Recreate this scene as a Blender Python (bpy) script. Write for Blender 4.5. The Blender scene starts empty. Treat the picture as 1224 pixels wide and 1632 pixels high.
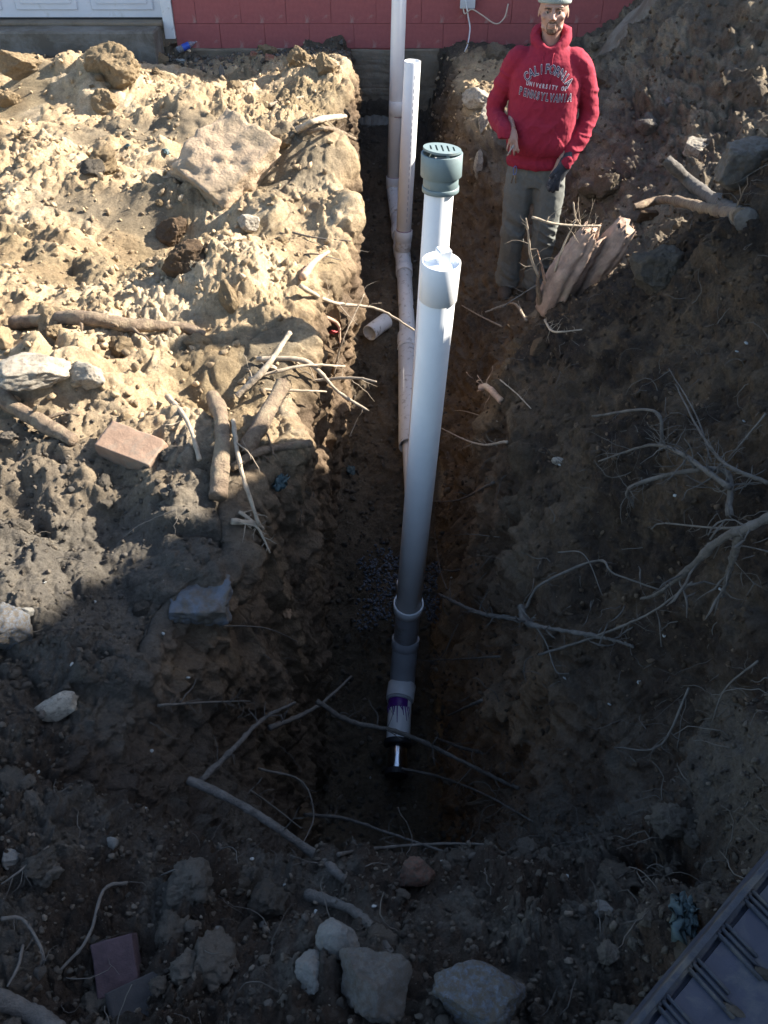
import bpy, bmesh, math, random
import numpy as np
from mathutils import Vector, Matrix, Euler, Quaternion
from mathutils.bvhtree import BVHTree

random.seed(7)
rng = np.random.default_rng(11)
R = math.radians
sc = bpy.context.scene
COL = sc.collection

# ------------------------------------------------------------------ camera
CAM = Vector((0.0, 0.0, 1.8)); PITCH = R(40.0); FPX = 1400.0
cd = bpy.data.cameras.new('camera'); cam = bpy.data.objects.new('camera', cd); COL.objects.link(cam)
cam.location = CAM; cam.rotation_euler = (R(90) - PITCH, 0, 0)
cd.sensor_fit = 'VERTICAL'; cd.sensor_height = 36.0; cd.lens = FPX / 1632.0 * 36.0
cd.clip_start = 0.05; cd.clip_end = 400.0
sc.camera = cam

# ------------------------------------------------------------------ sky, sun, exposure
SUN_AZ, SUN_EL = 74.0, 33.0          # azimuth from +Y towards +X
w = bpy.data.worlds.new('World'); sc.world = w; w.use_nodes = True
nt = w.node_tree; nt.nodes.clear()
sky = nt.nodes.new('ShaderNodeTexSky'); sky.sky_type = 'NISHITA'; sky.sun_disc = False
sky.sun_elevation = R(SUN_EL); sky.sun_rotation = R(SUN_AZ)
bg = nt.nodes.new('ShaderNodeBackground'); bg.inputs[1].default_value = 0.088
wo = nt.nodes.new('ShaderNodeOutputWorld')
nt.links.new(sky.outputs[0], bg.inputs[0]); nt.links.new(bg.outputs[0], wo.inputs[0])
sl = bpy.data.lights.new('sun', 'SUN'); sl.energy = 5.0; sl.angle = R(0.9); sl.color = (1.0, 0.93, 0.82)
sun = bpy.data.objects.new('sun', sl); COL.objects.link(sun)
sdir = Vector((math.sin(R(SUN_AZ)) * math.cos(R(SUN_EL)), math.cos(R(SUN_AZ)) * math.cos(R(SUN_EL)), math.sin(R(SUN_EL))))
sun.rotation_euler = sdir.to_track_quat('Z', 'Y').to_euler(); sun.location = sdir * 30
sc.view_settings.view_transform = 'Standard'; sc.view_settings.look = 'None'
sc.view_settings.gamma = 1.0; sc.view_settings.use_curve_mapping = False
sc.view_settings.exposure = 1.9

# ------------------------------------------------------------------ picture coordinates -> place
SP, CP = math.sin(PITCH), math.cos(PITCH)
def ray(px, py):
    xv = (px - 612.0) / FPX; yv = (816.0 - py) / FPX
    return Vector((xv, CP + yv * SP, -SP + yv * CP))
def PZ(px, py, z):
    d = ray(px, py); return CAM + d * ((z - CAM.z) / d.z)
def PY(px, py, y):
    d = ray(px, py); return CAM + d * (y / d.y)

# ------------------------------------------------------------------ numpy noise
_perm = rng.permutation(256).astype(np.int32)
_val = rng.random(256).astype(np.float32)
def _h(x, y, z):
    return _perm[(_perm[(_perm[x & 255] + y) & 255] + z) & 255]
def vnoise(p):
    """value noise, -1..1, p (N,3)"""
    i = np.floor(p).astype(np.int32); f = (p - i).astype(np.float32)
    f = f * f * f * (f * (f * 6 - 15) + 10)
    x, y, z = i[:, 0], i[:, 1], i[:, 2]; u, v, t = f[:, 0], f[:, 1], f[:, 2]
    def c(a, b, d): return _val[_h(x + a, y + b, z + d)]
    x00 = c(0,0,0)*(1-u)+c(1,0,0)*u; x10 = c(0,1,0)*(1-u)+c(1,1,0)*u
    x01 = c(0,0,1)*(1-u)+c(1,0,1)*u; x11 = c(0,1,1)*(1-u)+c(1,1,1)*u
    return ((x00*(1-v)+x10*v)*(1-t)+(x01*(1-v)+x11*v)*t)*2-1
def fbm(p, octv=4, lac=2.1, gain=.5):
    a = 1.; s = np.zeros(len(p), np.float32); q = p.astype(np.float32); n = 0
    for k in range(octv):
        s += a * vnoise(q + 17.3 * k); n += a; q = q * lac; a *= gain
    return s / n
def billow(p, octv=3):
    a = 1.; s = np.zeros(len(p), np.float32); q = p.astype(np.float32); n = 0
    for k in range(octv):
        s += a * np.abs(vnoise(q + 9.1 * k)); n += a; q = q * 2.2; a *= .5
    return s / n
def bumps(p, keep=.6):
    """rounded stones set in a surface: 0..1 heights, from jittered cells"""
    i = np.floor(p).astype(np.int32); f = (p - i).astype(np.float32)
    out = np.zeros(len(p), np.float32)
    for dx in (-1, 0, 1):
        for dy in (-1, 0, 1):
            for dz in (-1, 0, 1):
                h = _h(i[:,0]+dx, i[:,1]+dy, i[:,2]+dz)
                jx = _val[h]; jy = _val[(h+71) & 255]; jz = _val[(h+139) & 255]; r = _val[(h+200) & 255]
                rad = np.where(r < keep, .32 + .42 * _val[(h+31) & 255], 1e-3)
                d2 = (dx+jx-f[:,0])**2 + (dy+jy-f[:,1])**2 + (dz+jz-f[:,2])**2
                out = np.maximum(out, rad * np.sqrt(np.maximum(0, 1 - d2 / rad**2)))
    return out
def sstep(a, b, x):
    t = np.clip((x - a) / (b - a), 0, 1); return t * t * (3 - 2 * t)

# ------------------------------------------------------------------ object helpers
def link(name, mesh, parent=None, mat=None, **props):
    o = bpy.data.objects.new(name, mesh); COL.objects.link(o)
    if mat is not None and mesh is not None and not mesh.materials: mesh.materials.append(mat)
    if parent is not None: o.parent = parent
    for k, v in props.items(): o[k] = v
    return o
def thing(name, label, cat, loc=(0,0,0), group=None):
    o = bpy.data.objects.new(name, None); COL.objects.link(o); o.location = loc; o.empty_display_size = .05
    o['label'] = label; o['category'] = cat
    if group: o['group'] = group
    return o
def tag(o, label, cat, group=None):
    o['label'] = label; o['category'] = cat
    if group: o['group'] = group
    return o
def mesh_np(name, v, faces_flat, nper, smooth=True):
    """v (N,3), faces_flat (F*nper)"""
    me = bpy.data.meshes.new(name); F = len(faces_flat) // nper
    me.vertices.add(len(v)); me.vertices.foreach_set('co', np.asarray(v, np.float32).ravel())
    me.loops.add(len(faces_flat)); me.loops.foreach_set('vertex_index', np.asarray(faces_flat, np.int32))
    me.polygons.add(F); me.polygons.foreach_set('loop_start', np.arange(0, F*nper, nper, dtype=np.int32))
    me.polygons.foreach_set('loop_total', np.full(F, nper, np.int32))
    me.update(calc_edges=True)
    if smooth: me.polygons.foreach_set('use_smooth', np.ones(F, bool))
    return me
def bm_mesh(name, bm, smooth=False):
    me = bpy.data.meshes.new(name); bm.normal_update(); bm.to_mesh(me); bm.free()
    if smooth: me.polygons.foreach_set('use_smooth', [True] * len(me.polygons))
    return me
def box_bm(x0, x1, y0, y1, z0, z1, bev=0.0, bm=None, seg=1):
    own = bmesh.new()
    bmesh.ops.create_cube(own, size=1.0)
    for v in own.verts:
        v.co = Vector(((x0+x1)/2 + v.co.x*(x1-x0), (y0+y1)/2 + v.co.y*(y1-y0), (z0+z1)/2 + v.co.z*(z1-z0)))
    if bev > 0: bmesh.ops.bevel(own, geom=own.edges[:], offset=bev, segments=seg, affect='EDGES')
    if bm is None: return own
    me = bpy.data.meshes.new('tmp'); own.to_mesh(me); own.free(); bm.from_mesh(me); bpy.data.meshes.remove(me)
    return bm
def frames(pts):
    T = []
    for i in range(len(pts)):
        a = pts[max(0, i-1)]; b = pts[min(len(pts)-1, i+1)]; T.append((b - a).normalized())
    up = Vector((0,0,1)) if abs(T[0].z) < .9 else Vector((1,0,0))
    n = T[0].cross(up).normalized(); out = []
    for t in T:
        n = (n - t * n.dot(t)).normalized(); out.append((t, n, t.cross(n)))
    return out
def sweep(bm, pts, radii, n=12, cap=True, squash=1.0, jit=0.0, rnd=None):
    """tube along pts; radii per point"""
    fr = frames(pts); rings = []
    for k, (p, r, (t, a, b)) in enumerate(zip(pts, radii, fr)):
        ring = []
        for j in range(n):
            th = 2*math.pi*j/n; rr = r * (1 + (rnd.uniform(-jit, jit) if jit else 0))
            ring.append(bm.verts.new(p + a*math.cos(th)*rr + b*math.sin(th)*rr*squash))
        rings.append(ring)
    for k in range(len(rings)-1):
        for j in range(n):
            f = bm.faces.new((rings[k][j], rings[k][(j+1)%n], rings[k+1][(j+1)%n], rings[k+1][j])); f.smooth = True
    if cap:
        bm.faces.new(rings[0][::-1]); bm.faces.new(rings[-1])
    return rings
def spline(pts, n):
    """Catmull-Rom through Vectors"""
    P = [pts[0]*2 - pts[1]] + list(pts) + [pts[-1]*2 - pts[-2]]; out = []
    m = len(pts) - 1
    for i in range(n+1):
        s = i / n * m; k = min(int(s), m-1); t = s - k
        a, b, c, d = P[k], P[k+1], P[k+2], P[k+3]
        out.append(.5*((2*b) + (c-a)*t + (2*a-5*b+4*c-d)*t*t + (3*b-a-3*c+d)*t**3))
    return out

# ------------------------------------------------------------------ materials
def new_mat(name):
    m = bpy.data.materials.new(name); m.use_nodes = True
    n = m.node_tree; return m, n, n.nodes['Principled BSDF']
def N(n, t, **kw):
    x = n.nodes.new(t)
    for k, v in kw.items(): setattr(x, k, v)
    return x
def ramp(n, fac, stops):
    r = N(n, 'ShaderNodeValToRGB'); el = r.color_ramp.elements
    while len(el) < len(stops): el.new(.5)
    for e, (p, c) in zip(el, stops): e.position = p; e.color = (*c, 1) if len(c) == 3 else c
    n.links.new(fac, r.inputs[0]); return r
def noise(n, scale, detail=6, rough=.6, coord=None, dist=0.0):
    x = N(n, 'ShaderNodeTexNoise'); x.inputs['Scale'].default_value = scale
    x.inputs['Detail'].default_value = detail; x.inputs['Roughness'].default_value = rough
    x.inputs['Distortion'].default_value = dist
    if coord is not None: n.links.new(coord, x.inputs['Vector'])
    return x
def mixc(n, a, b, fac, mode='MIX'):
    m = N(n, 'ShaderNodeMix', data_type='RGBA', blend_type=mode)
    for s, v in ((m.inputs[0], fac), (m.inputs[6], a), (m.inputs[7], b)):
        if isinstance(v, bpy.types.NodeSocket): n.links.new(v, s)
        elif isinstance(v, (int, float)): s.default_value = v
        else: s.default_value = (*v, 1) if len(v) == 3 else v
    return m.outputs[2]
def bump(n, height, strength, dist, bsdf, prev=None):
    b = N(n, 'ShaderNodeBump'); b.inputs['Strength'].default_value = strength; b.inputs['Distance'].default_value = dist
    n.links.new(height, b.inputs['Height'])
    if prev is not None: n.links.new(prev, b.inputs['Normal'])
    n.links.new(b.outputs[0], bsdf.inputs['Normal']); return b.outputs[0]
def simple(name, col, rough=.6, var=.15, scale=20, bmp=.3, bdist=.002, dirt=None, dirt_amt=.5, metallic=0, spec=.5, dscale=6):
    m, n, b = new_mat(name)
    tc = N(n, 'ShaderNodeTexCoord')
    nz = noise(n, scale, 8, .65, tc.outputs['Object'])
    lo = tuple(c*(1-var) for c in col); hi = tuple(min(1, c*(1+var)) for c in col)
    r = ramp(n, nz.outputs[0], [(.3, lo), (.7, hi)])
    c = r.outputs[0]
    if dirt:
        nd = noise(n, dscale, 8, .7, tc.outputs['Object'], .4)
        mk = ramp(n, nd.outputs[0], [(.62 - .3*dirt_amt, (0,0,0)), (.78 - .3*dirt_amt, (1,1,1))])
        c = mixc(n, c, dirt, mk.outputs[0])
    n.links.new(c, b.inputs['Base Color'])
    b.inputs['Roughness'].default_value = rough; b.inputs['Metallic'].default_value = metallic
    b.inputs['Specular IOR Level'].default_value = spec
    nb = noise(n, scale*4, 6, .7, tc.outputs['Object'])
    if bmp: bump(n, nb.outputs[0], bmp, bdist, b)
    return m

def soil_mat(name, attr=True, tint=(1,1,1), base=(.3,.22,.14), bs=1.0):
    m, n, b = new_mat(name)
    g = N(n, 'ShaderNodeNewGeometry')
    tc = N(n, 'ShaderNodeTexCoord')
    co = g.outputs['Position'] if attr else tc.outputs['Object']
    if attr:
        at = N(n, 'ShaderNodeAttribute'); at.attribute_name = 'soil'; c = at.outputs['Color']
    else:
        oi = N(n, 'ShaderNodeObjectInfo')
        rr = ramp(n, oi.outputs['Random'], [(0, tuple(x*.7 for x in base)), (1, tuple(min(1, x*1.25) for x in base))])
        c = rr.outputs[0]
        ri = ramp(n, g.outputs['Random Per Island'], [(0, (.6,.6,.62)), (.85, (1.15,1.12,1.08)), (1, (1.9,1.85,1.8))])
        c = mixc(n, c, ri.outputs[0], 1.0 if name.endswith('crumb') else 0.0, 'MULTIPLY')
    n1 = noise(n, 9, 8, .7, co); r1 = ramp(n, n1.outputs[0], [(.25, (.62,.62,.64)), (.75, (1.3,1.27,1.2))])
    c = mixc(n, c, r1.outputs[0], 1.0, 'MULTIPLY')
    n2 = noise(n, 90, 6, .75, co); r2 = ramp(n, n2.outputs[0], [(.3, (.72,.70,.68)), (.7, (1.25,1.25,1.25))])
    c = mixc(n, c, r2.outputs[0], 1.0, 'MULTIPLY')
    vo = N(n, 'ShaderNodeTexVoronoi'); vo.inputs['Scale'].default_value = 130; n.links.new(co, vo.inputs['Vector'])
    sp = ramp(n, vo.outputs['Distance'], [(.0, (1.0,1,1)), (.14, (0,0,0))])
    grit = noise(n, 25, 2, .5, co); gr = ramp(n, grit.outputs[0], [(.55, (0,0,0)), (.68, (1,1,1))])
    gm = mixc(n, sp.outputs[0], gr.outputs[0], 1.0, 'MULTIPLY')
    c = mixc(n, c, (.42,.38,.32), mixc(n, gm, (.5,.5,.5), 1.0, 'MULTIPLY'))
    n.links.new(c, b.inputs['Base Color'])
    b.inputs['Roughness'].default_value = .95; b.inputs['Specular IOR Level'].default_value = .15
    h1 = noise(n, 55, 9, .72, co)
    p = bump(n, h1.outputs[0], 1.0*bs, .026, b)
    h2 = noise(n, 260, 5, .7, co)
    bump(n, h2.outputs[0], .9*bs, .008, b, p)
    return m

M = {}
M['ground'] = soil_mat('soil_ground')
M['tan'] = soil_mat('soil_tan', False, base=(.46,.35,.22))
M['brown'] = soil_mat('soil_brown', False, base=(.17,.12,.08))
M['greysoil'] = soil_mat('soil_grey', False, base=(.17,.15,.125))
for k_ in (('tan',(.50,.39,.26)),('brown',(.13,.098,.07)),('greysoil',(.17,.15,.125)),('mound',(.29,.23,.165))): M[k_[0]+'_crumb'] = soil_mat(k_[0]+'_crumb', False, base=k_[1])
M['stone'] = simple('grey_stone', (.125,.115,.10), .85, .3, 12, .8, .006, dirt=(.10,.08,.06), dirt_amt=.7)
M['palestone'] = simple('pale_stone', (.165,.158,.14), .85, .2, 12, .6, .005, dirt=(.2,.16,.12), dirt_amt=.3)

# ------------------------------------------------------------------ the ground with its trench
#  Y, zA(-6), zB(-1.5), XL, ZL, FL, FZ, FR, XM, ZM, XR, ZR, X9, Z9, X10, Z10, XC, ZC
T = np.array([  # right crest beside the camera is out of view, raised to shade the bank
 [-40, 0, 0, -.5, 0, -.3, 0, .3, .4, 0, .6, .0, 1.0, .1, 1.8, .2, 3.2, .2],
 [-2.5,0, 0, -.5, 0, -.3, 0, .3, .4, 0, .6, .05,1.0,.30, 1.8, 1.0, 3.2, 2.0],
 [.30, 0, .02,-.5,.0, -.3,.00, .25,.4,.0, .55,.02,.95,.42, 1.7,1.35,3.2,3.0],
 [.75,-.02,-.05,-.5,-.10,-.3,-.14,.25,.38,-.14,.55,-.08,.95,.42,1.7,1.35,3.2,3.0],
 [1.10,-.03,-.08,-.80,-.16,-.25,-.40,.28,.42,-.40,.60,-.30,.95,.36,1.7,1.35,3.2,3.0],
 [1.40,-.02,-.08,-.78,-.19,-.24,-.98,.28,.50,-.72,.72,-.36,.99,.24,1.7,1.35,3.2,3.05],
 [1.75, .0,-.04,-.66,-.15,-.27,-1.52,.28,.47,-.85,.60,-.38,.92,.27,1.7,1.35,3.2,3.1],
 [2.05, .0,-.02,-.46,-.08,-.29,-1.86,.28,.40,-.7,.43,-.32,.92,.30,1.7,1.3,3.2,3.15],
 [2.25, .0, .00,-.45,-.02,-.31,-1.92,.28,.40,-.6,.42,-.30,.95,.36,1.7,1.26,3.2,3.15],
 [2.45, .0, .00,-.37,.02,-.31,-1.93,.28,.40,-.6,.43,-.29,1.00,.40,1.7,1.20,3.2,3.1],
 [2.62, .0, .02,-.27,.04,-.32,-1.90,.28,.42,-.6,.46,-.28,1.08,.44,1.66,1.12,3.2,3.0],
 [2.90, .0, .02,-.28,.02,-.34,-1.86,.28,.45,-.6,.51,-.28,1.14,.50,1.58,1.24,3.2,2.8],
 [3.30, .0, .02,-.31,.02,-.34,-1.72,.29,.50,-.65,.57,-.30,1.15,.34,1.56,1.07,3.2,2.3],
 [3.50, .0, .02,-.33,.02,-.35,-1.68,.31,.53,-.7,.63,-.31,1.13,.18,1.60,.88,3.2,1.8],
 [3.80, .0, .02,-.19,.06,-.33,-1.60,.33,.56,-.75,.70,-.33,1.12,-.02,1.70,.44,3.2,1.2],
 [4.30, .0, .02,-.16,.09,-.31,-1.52,.36,.60,-.90,.82,-.42,1.15,-.22,1.9,.12,3.2,.75],
 [4.90, .0, .03,-.17,.10,-.31,-1.43,.40,.62,-1.08,.95,-.80,1.38,-.36,2.1,-.06,3.2,.42],
 [5.60, .0, .04,-.27,.08,-.30,-1.32,.42,.62,-1.05,1.10,-.92,1.50,-.30,2.3,.0,3.3,.48],
 [6.05, .0, .05,-.38,.00,-.31,-1.26,.43,.58,-.98,1.0,-.80,1.44,-.20,2.3,.12,3.3,.6],
 [6.50,-.01,.05,-.30,.05,-.31,-1.20,.43,.55,-.80,.80,-.40,1.40,-.06,2.15,.32,3.3,.85],
 [6.80,-.02,.05,-.24,.10,-.31,-1.18,.43,.54,-.70,.66,-.12,1.45,-.03,2.1,.44,3.3,1.0],
 [7.20,-.06,.03,-.25,.12,-.32,-1.15,.43,.52,-.60,.60,-.03,1.50,-.03,2.15,.42,3.3,1.1],
 [7.60,-.12,-.02,-.27,.06,-.34,-1.12,.43,.52,-.60,.57,-.02,1.55,-.04,2.3,.42,3.3,1.2],
 [8.72,-.20,-.16,-.34,-.08,-.36,-.72,.43,.52,-.55,.56,-.05,1.7,-.05,2.7,.45,3.4,1.2],
 [8.95,-.20,-.16,-.34,-.10,-.30,-.2,.40,.50,-.15,.56,-.10,1.7,-.08,2.7,.45,3.4,1.2],
 [12,-.2,-.2,-.5,-.2,-.3,-.2,.3,.4,-.2,.6,-.2,1.2,-.2,2.6,.5,3.4,1.0],
 [60,-.2,-.2,-.5,-.2,-.3,-.2,.3,.4,-.2,.6,-.2,1.2,-.2,2.6,.0,3.4,.0]], dtype=np.float64)
ys = [-40, -20, -8, -3, -1.5, -.6, 0.0, .2]
y = .34
while y < 9.0:
    ys.append(y)
    step = .0052 + .0016*max(0, y-1.0) + (.0010*max(0, y-4))
    y += min(step, .017)
ys += [9.3, 10, 12, 20, 40, 60]
ys = np.array(ys)
def mono(col):  # smooth interpolation in Y
    t = np.interp(ys, T[:,0], np.arange(len(T))); k = np.clip(t.astype(int), 0, len(T)-2); f = t - k
    f = .5*f + .5*(f*f*(3-2*f)); return T[k, col]*(1-f) + T[k+1, col]*f
c = {i: mono(i) for i in range(1, T.shape[1])}
ny = len(ys); one = np.ones(ny)
# control polyline per row, (X, Z)
ctl = [(-60*one, c[1]), (-6*one, c[1]), (-2.3*one, c[2]), (-1.2*one, c[2]), (c[3], c[4]), (c[5], c[6]), (c[7], c[6]),
       (c[8], c[9]), (c[10], c[11]), (c[12], c[13]), (c[14], c[15]), (c[16], c[17]), (c[16]+3, c[17]*.5), (60*one, 0*one)]
seg = [5, 40, 105, 175, 130, 80, 90, 55, 120, 110, 50, 14, 5]
cx, cz, sid = [], [], []
for s, n_ in enumerate(seg):
    for k in range(n_):
        t = k / n_
        cx.append(ctl[s][0]*(1-t) + ctl[s+1][0]*t); cz.append(ctl[s][1]*(1-t) + ctl[s+1][1]*t); sid.append(s + t)
cx.append(ctl[-1][0]); cz.append(ctl[-1][1]); sid.append(len(seg))
X = np.array(cx).T; Z = np.array(cz).T; Y = np.repeat(ys[:, None], X.shape[1], 1); sid = np.array(sid)
nx = X.shape[1]
def gblur(A, s, ax):
    r = int(3*s); k = np.exp(-.5*(np.arange(-r, r+1)/s)**2); k /= k.sum()
    P = np.pad(A, [(r, r) if a == ax else (0, 0) for a in (0, 1)], mode='edge')
    out = np.zeros_like(A)
    for i, wgt in enumerate(k):
        out += wgt * (P[i:i+A.shape[0], :] if ax == 0 else P[:, i:i+A.shape[1]])
    return out
lo = 180; hi = nx - 30
Xs = gblur(X, 8, 1); Zs = gblur(Z, 10, 1)
X[:, lo:hi] = Xs[:, lo:hi]; Z[:, lo:hi] = Zs[:, lo:hi]
# wandering of the trench edges
def rowwave(scale, amp, seed):
    return amp * fbm(np.stack([ys*scale, ys*0+seed, ys*0], 1), 4)
wl = np.interp(sid, [3, 4, 4.6, 5.2], [0, 1, .6, 0]); wr = np.interp(sid, [6, 7, 8, 9.5], [0, .7, 1, 0])
X += rowwave(3.6, .10, 3.3)[:, None]*wl[None] + rowwave(3.0, .12, 8.3)[:, None]*wr[None]
P = np.stack([X, Y, Z], 2).reshape(-1, 3)
def grid_normals(P3):
    du = np.gradient(P3, axis=1); dv = np.gradient(P3, axis=0)
    n = np.cross(du, dv); n /= np.linalg.norm(n, axis=2, keepdims=True) + 1e-9
    return n
P3 = P.reshape(ny, nx, 3)
nrm = grid_normals(P3).reshape(-1, 3)
S = np.repeat(sid[None], ny, 0).ravel(); Yf = P[:, 1]; Xf = P[:, 0]; Zf = P[:, 2]
inner = (sstep(-5.5, -3.5, Xf) * (1 - sstep(5, 7, Xf)) * sstep(-1, .3, Yf) * (1 - sstep(8.9, 9.3, Yf))).astype(np.float32)
m_wl = sstep(3.93, 4.1, S)*(1-sstep(4.9, 5.0, S)); m_wr = sstep(6.0, 6.15, S)*(1-sstep(7.9, 8.1, S))
m_fl = sstep(4.9, 5.0, S)*(1-sstep(5.98, 6.1, S))*sstep(1.7, 2.1, Yf)
wall = np.clip(m_wl + m_wr, 0, 1) * sstep(1.3, 1.8, Yf)
left = 1 - sstep(3.93, 4.05, S); right = sstep(7.9, 8.1, S)
near = 1 - sstep(1.2, 1.9, Yf)
p32 = P.astype(np.float32)
wrp = np.stack([vnoise(p32*5+3), vnoise(p32*5+41), vnoise(p32*5+77)], 1)
# large lumps
big = fbm(p32*np.array([1.6,1.8,1.6], np.float32), 3)
mid = fbm(p32*5.0 + 5, 4)
rid = billow(p32*3.1 + wrp*.4 + 30, 3)
fine = fbm(p32*26, 5, 2.1, .62)
crk = 1 - 2*billow(p32*14 + 5, 3)
shp = np.maximum(0, fbm(p32*9+13, 5, 2.1, .62))*1.6
rough_w = wrp*.5 + .35*np.stack([fbm(p32*22+2,3), fbm(p32*22+44,3), fbm(p32*22+88,3)],1)
b1 = bumps(p32*6.5 + rough_w, .45)       # ~15 cm clods
b2 = bumps(p32*17 + rough_w*1.3, .6)         # ~6 cm
b3 = bumps(p32*46 + rough_w*2, .75)         # ~2.5 cm
patch = sstep(-.1, .25, fbm(p32*1.3 + 60, 2)); patch2 = sstep(-.25, .2, fbm(p32*2.3 + 90, 3))
mound = right*sstep(4.2, 4.9, Yf)*sstep(8.9, 9.6, S)
slope = right*(1-sstep(3.6, 4.6, Yf))*(1-near)
d = np.zeros(len(P), np.float32)
soft = np.zeros(len(P), np.float32)
for qx,qy,rx,ry in ((-.48,5.2,.34,.75),(-1.3,5.75,.9,.28),(-1.5,4.6,.5,.2),(-.45,3.1,.12,.25)):
    soft = np.maximum(soft, sstep(1.15, .6, np.sqrt(((Xf-qx)/rx)**2+((Yf-qy)/ry)**2) + .35*mid))
calm = sstep(-.10, .25, fbm(p32*1.15 + 140, 3))
lsoft = left*(1-.72*soft)*(1-.55*calm)
d += left*(1-near)*calm*(.10*big + .12*(rid-.3) + .05*mid)
d += left*.03*soft*(rid-.2)
d += lsoft*(1-near)*(.12*big + .13*(rid-.3) + .03*mid + .070*b1*(.02+patch) + .030*b2*(.05+patch2) + .018*b3*(.3+patch2) + .013*fine + .012*shp*(.2+patch) + .003*crk)
d += near*(1-right*.5)*(1-wall)*(.04*big + .05*(rid-.3) + .02*mid + .06*b1 + .050*b2 + .022*b3 + .020*fine + .04*shp + .016*crk)
d += right*(1-near)*(.05*big + .03*mid + .05*(rid-.3))
d += mound*(.10*(rid-.3) + .10*b1*(.4+patch) + .045*b2 + .018*b3 + .04*shp + .03*crk + .02*fine)
d += slope*(.04*b1*patch + .028*b2*patch2 + .016*b3 + .018*fine + .03*shp + .018*crk) + (right*(1-near)*(1-mound)*(1-slope))*(.035*b2 + .012*b3 + .04*b1 + .02*shp)
stri = fbm(p32*np.array([2, 9, 2.2], np.float32), 4); stri2 = fbm(p32*np.array([8, 30, 7], np.float32), 3)
d += wall*(.075*stri + .07*mid + .03*crk + .016*stri2 + .014*fine + .03*b2*patch2 + .010*b3 + .03*shp)
d += m_fl*(.06*mid + .05*b1*patch + .03*b2*patch2 + .014*b3 + .012*fine)
d *= inner
P = P + nrm*d[:, None]
# overall low undulation of the left bank, and a few planned heaps (x, y, radius, height)
heaps = [(-.46, 5.05, .30, .20), (-.62, 4.45, .22, .08), (-1.12, 4.35, .26, -.14), (-.95, 5.1, .22, -.10), (-.62, 3.55, .20, .10), (-2.0, 6.7, .28, .14), (2.7, 7.2, .7, .26), (-.75, 3.6, .42, .13), (-.95, 4.9, .40, .16), (-.45, 5.2, .30, .10), (-1.9, 6.6, .30, .18), (-1.25, 6.2, .25, .12), (-.5, 6.9, .35, .13),
         (-2.4, 6.7, .3, .2), (-.75, 2.5, .3, .06), (.0, .95, .35, .07), (.42, 1.05, .25, .10), (-.28, 1.0, .16, -.05), (-.62, .78, .2, -.16),
         (-1.2, 3.2, .3, .05), (.62, 1.42, .16, -.10), (.74, 1.0, .12, -.24), (1.35, 6.9, .3, .12), (1.9, 5.4, .3, .12)]
for hx, hy, hr, hh in heaps:
    q = np.exp(-(((P[:,0]-hx)**2 + (P[:,1]-hy)**2) / (hr*hr)))
    P[:, 2] += hh*q*(1-wall*.8)*(1-m_fl)
P3 = P.reshape(ny, nx, 3)
# soil colours, with shade of the left gully mixed in
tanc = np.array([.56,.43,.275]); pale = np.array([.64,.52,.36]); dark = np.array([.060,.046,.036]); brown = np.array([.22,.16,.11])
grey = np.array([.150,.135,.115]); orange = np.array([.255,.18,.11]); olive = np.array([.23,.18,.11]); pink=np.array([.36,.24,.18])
def mixv(a, b, t): return a*(1-t[:, None]) + b*t[:, None]
C = np.tile(tanc, (len(P), 1))
cn = fbm(p32*1.7 + 20, 4); cn2 = fbm(p32*6 + 50, 4)
C = mixv(C, np.tile(pale, (len(P),1)), sstep(.0, .35, cn2))
C = mixv(C, np.tile(olive, (len(P),1)), sstep(.08, .38, cn)*.75)
C = mixv(C, np.tile(orange, (len(P),1)), sstep(.15, .5, -cn2)*.35)
C = mixv(C, np.tile(np.array([.215,.18,.13]), (len(P),1)), soft*left*.85)  # grey of the bulge, plus gully shade put into the soil colour
near_grey = 1 - sstep(1.95, 2.75, Yf + .35*cn + .10*Xf)  # ground turns grey toward the camera
C = mixv(C, np.tile(grey, (len(P),1)), near_grey)
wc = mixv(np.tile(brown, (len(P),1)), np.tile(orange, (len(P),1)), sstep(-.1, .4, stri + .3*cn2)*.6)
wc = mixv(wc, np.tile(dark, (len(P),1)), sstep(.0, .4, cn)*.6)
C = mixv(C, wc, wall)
C = mixv(C, np.tile(np.array([.16,.125,.088]), (len(P),1))*(1+.5*cn2[:,None]), m_fl)
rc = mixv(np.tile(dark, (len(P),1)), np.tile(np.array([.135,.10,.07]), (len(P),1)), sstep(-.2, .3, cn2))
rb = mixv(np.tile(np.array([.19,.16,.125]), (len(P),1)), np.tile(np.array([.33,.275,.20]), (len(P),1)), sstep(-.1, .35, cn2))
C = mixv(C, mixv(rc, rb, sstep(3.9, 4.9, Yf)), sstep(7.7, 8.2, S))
C = mixv(C, np.tile(tanc*.95, (len(P),1)), sstep(6.6, 7.0, Yf)*sstep(7.85, 8.0, S)*(1-sstep(8.9, 9.3, S))*(1-sstep(8.1,8.5,Yf)))
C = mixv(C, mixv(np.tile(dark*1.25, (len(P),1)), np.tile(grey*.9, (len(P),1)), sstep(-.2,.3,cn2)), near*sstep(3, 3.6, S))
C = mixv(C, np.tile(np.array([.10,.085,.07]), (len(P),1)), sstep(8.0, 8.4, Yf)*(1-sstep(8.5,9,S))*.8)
C = np.clip(C, 0, 1)
ii = np.arange(ny*nx).reshape(ny, nx)
quads = np.stack([ii[:-1,:-1], ii[:-1,1:], ii[1:,1:], ii[1:,:-1]], 2).reshape(-1)
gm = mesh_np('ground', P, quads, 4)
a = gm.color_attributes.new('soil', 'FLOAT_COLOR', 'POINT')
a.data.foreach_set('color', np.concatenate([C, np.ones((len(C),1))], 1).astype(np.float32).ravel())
ground = link('ground', gm, mat=M['ground'], kind='structure')

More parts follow.
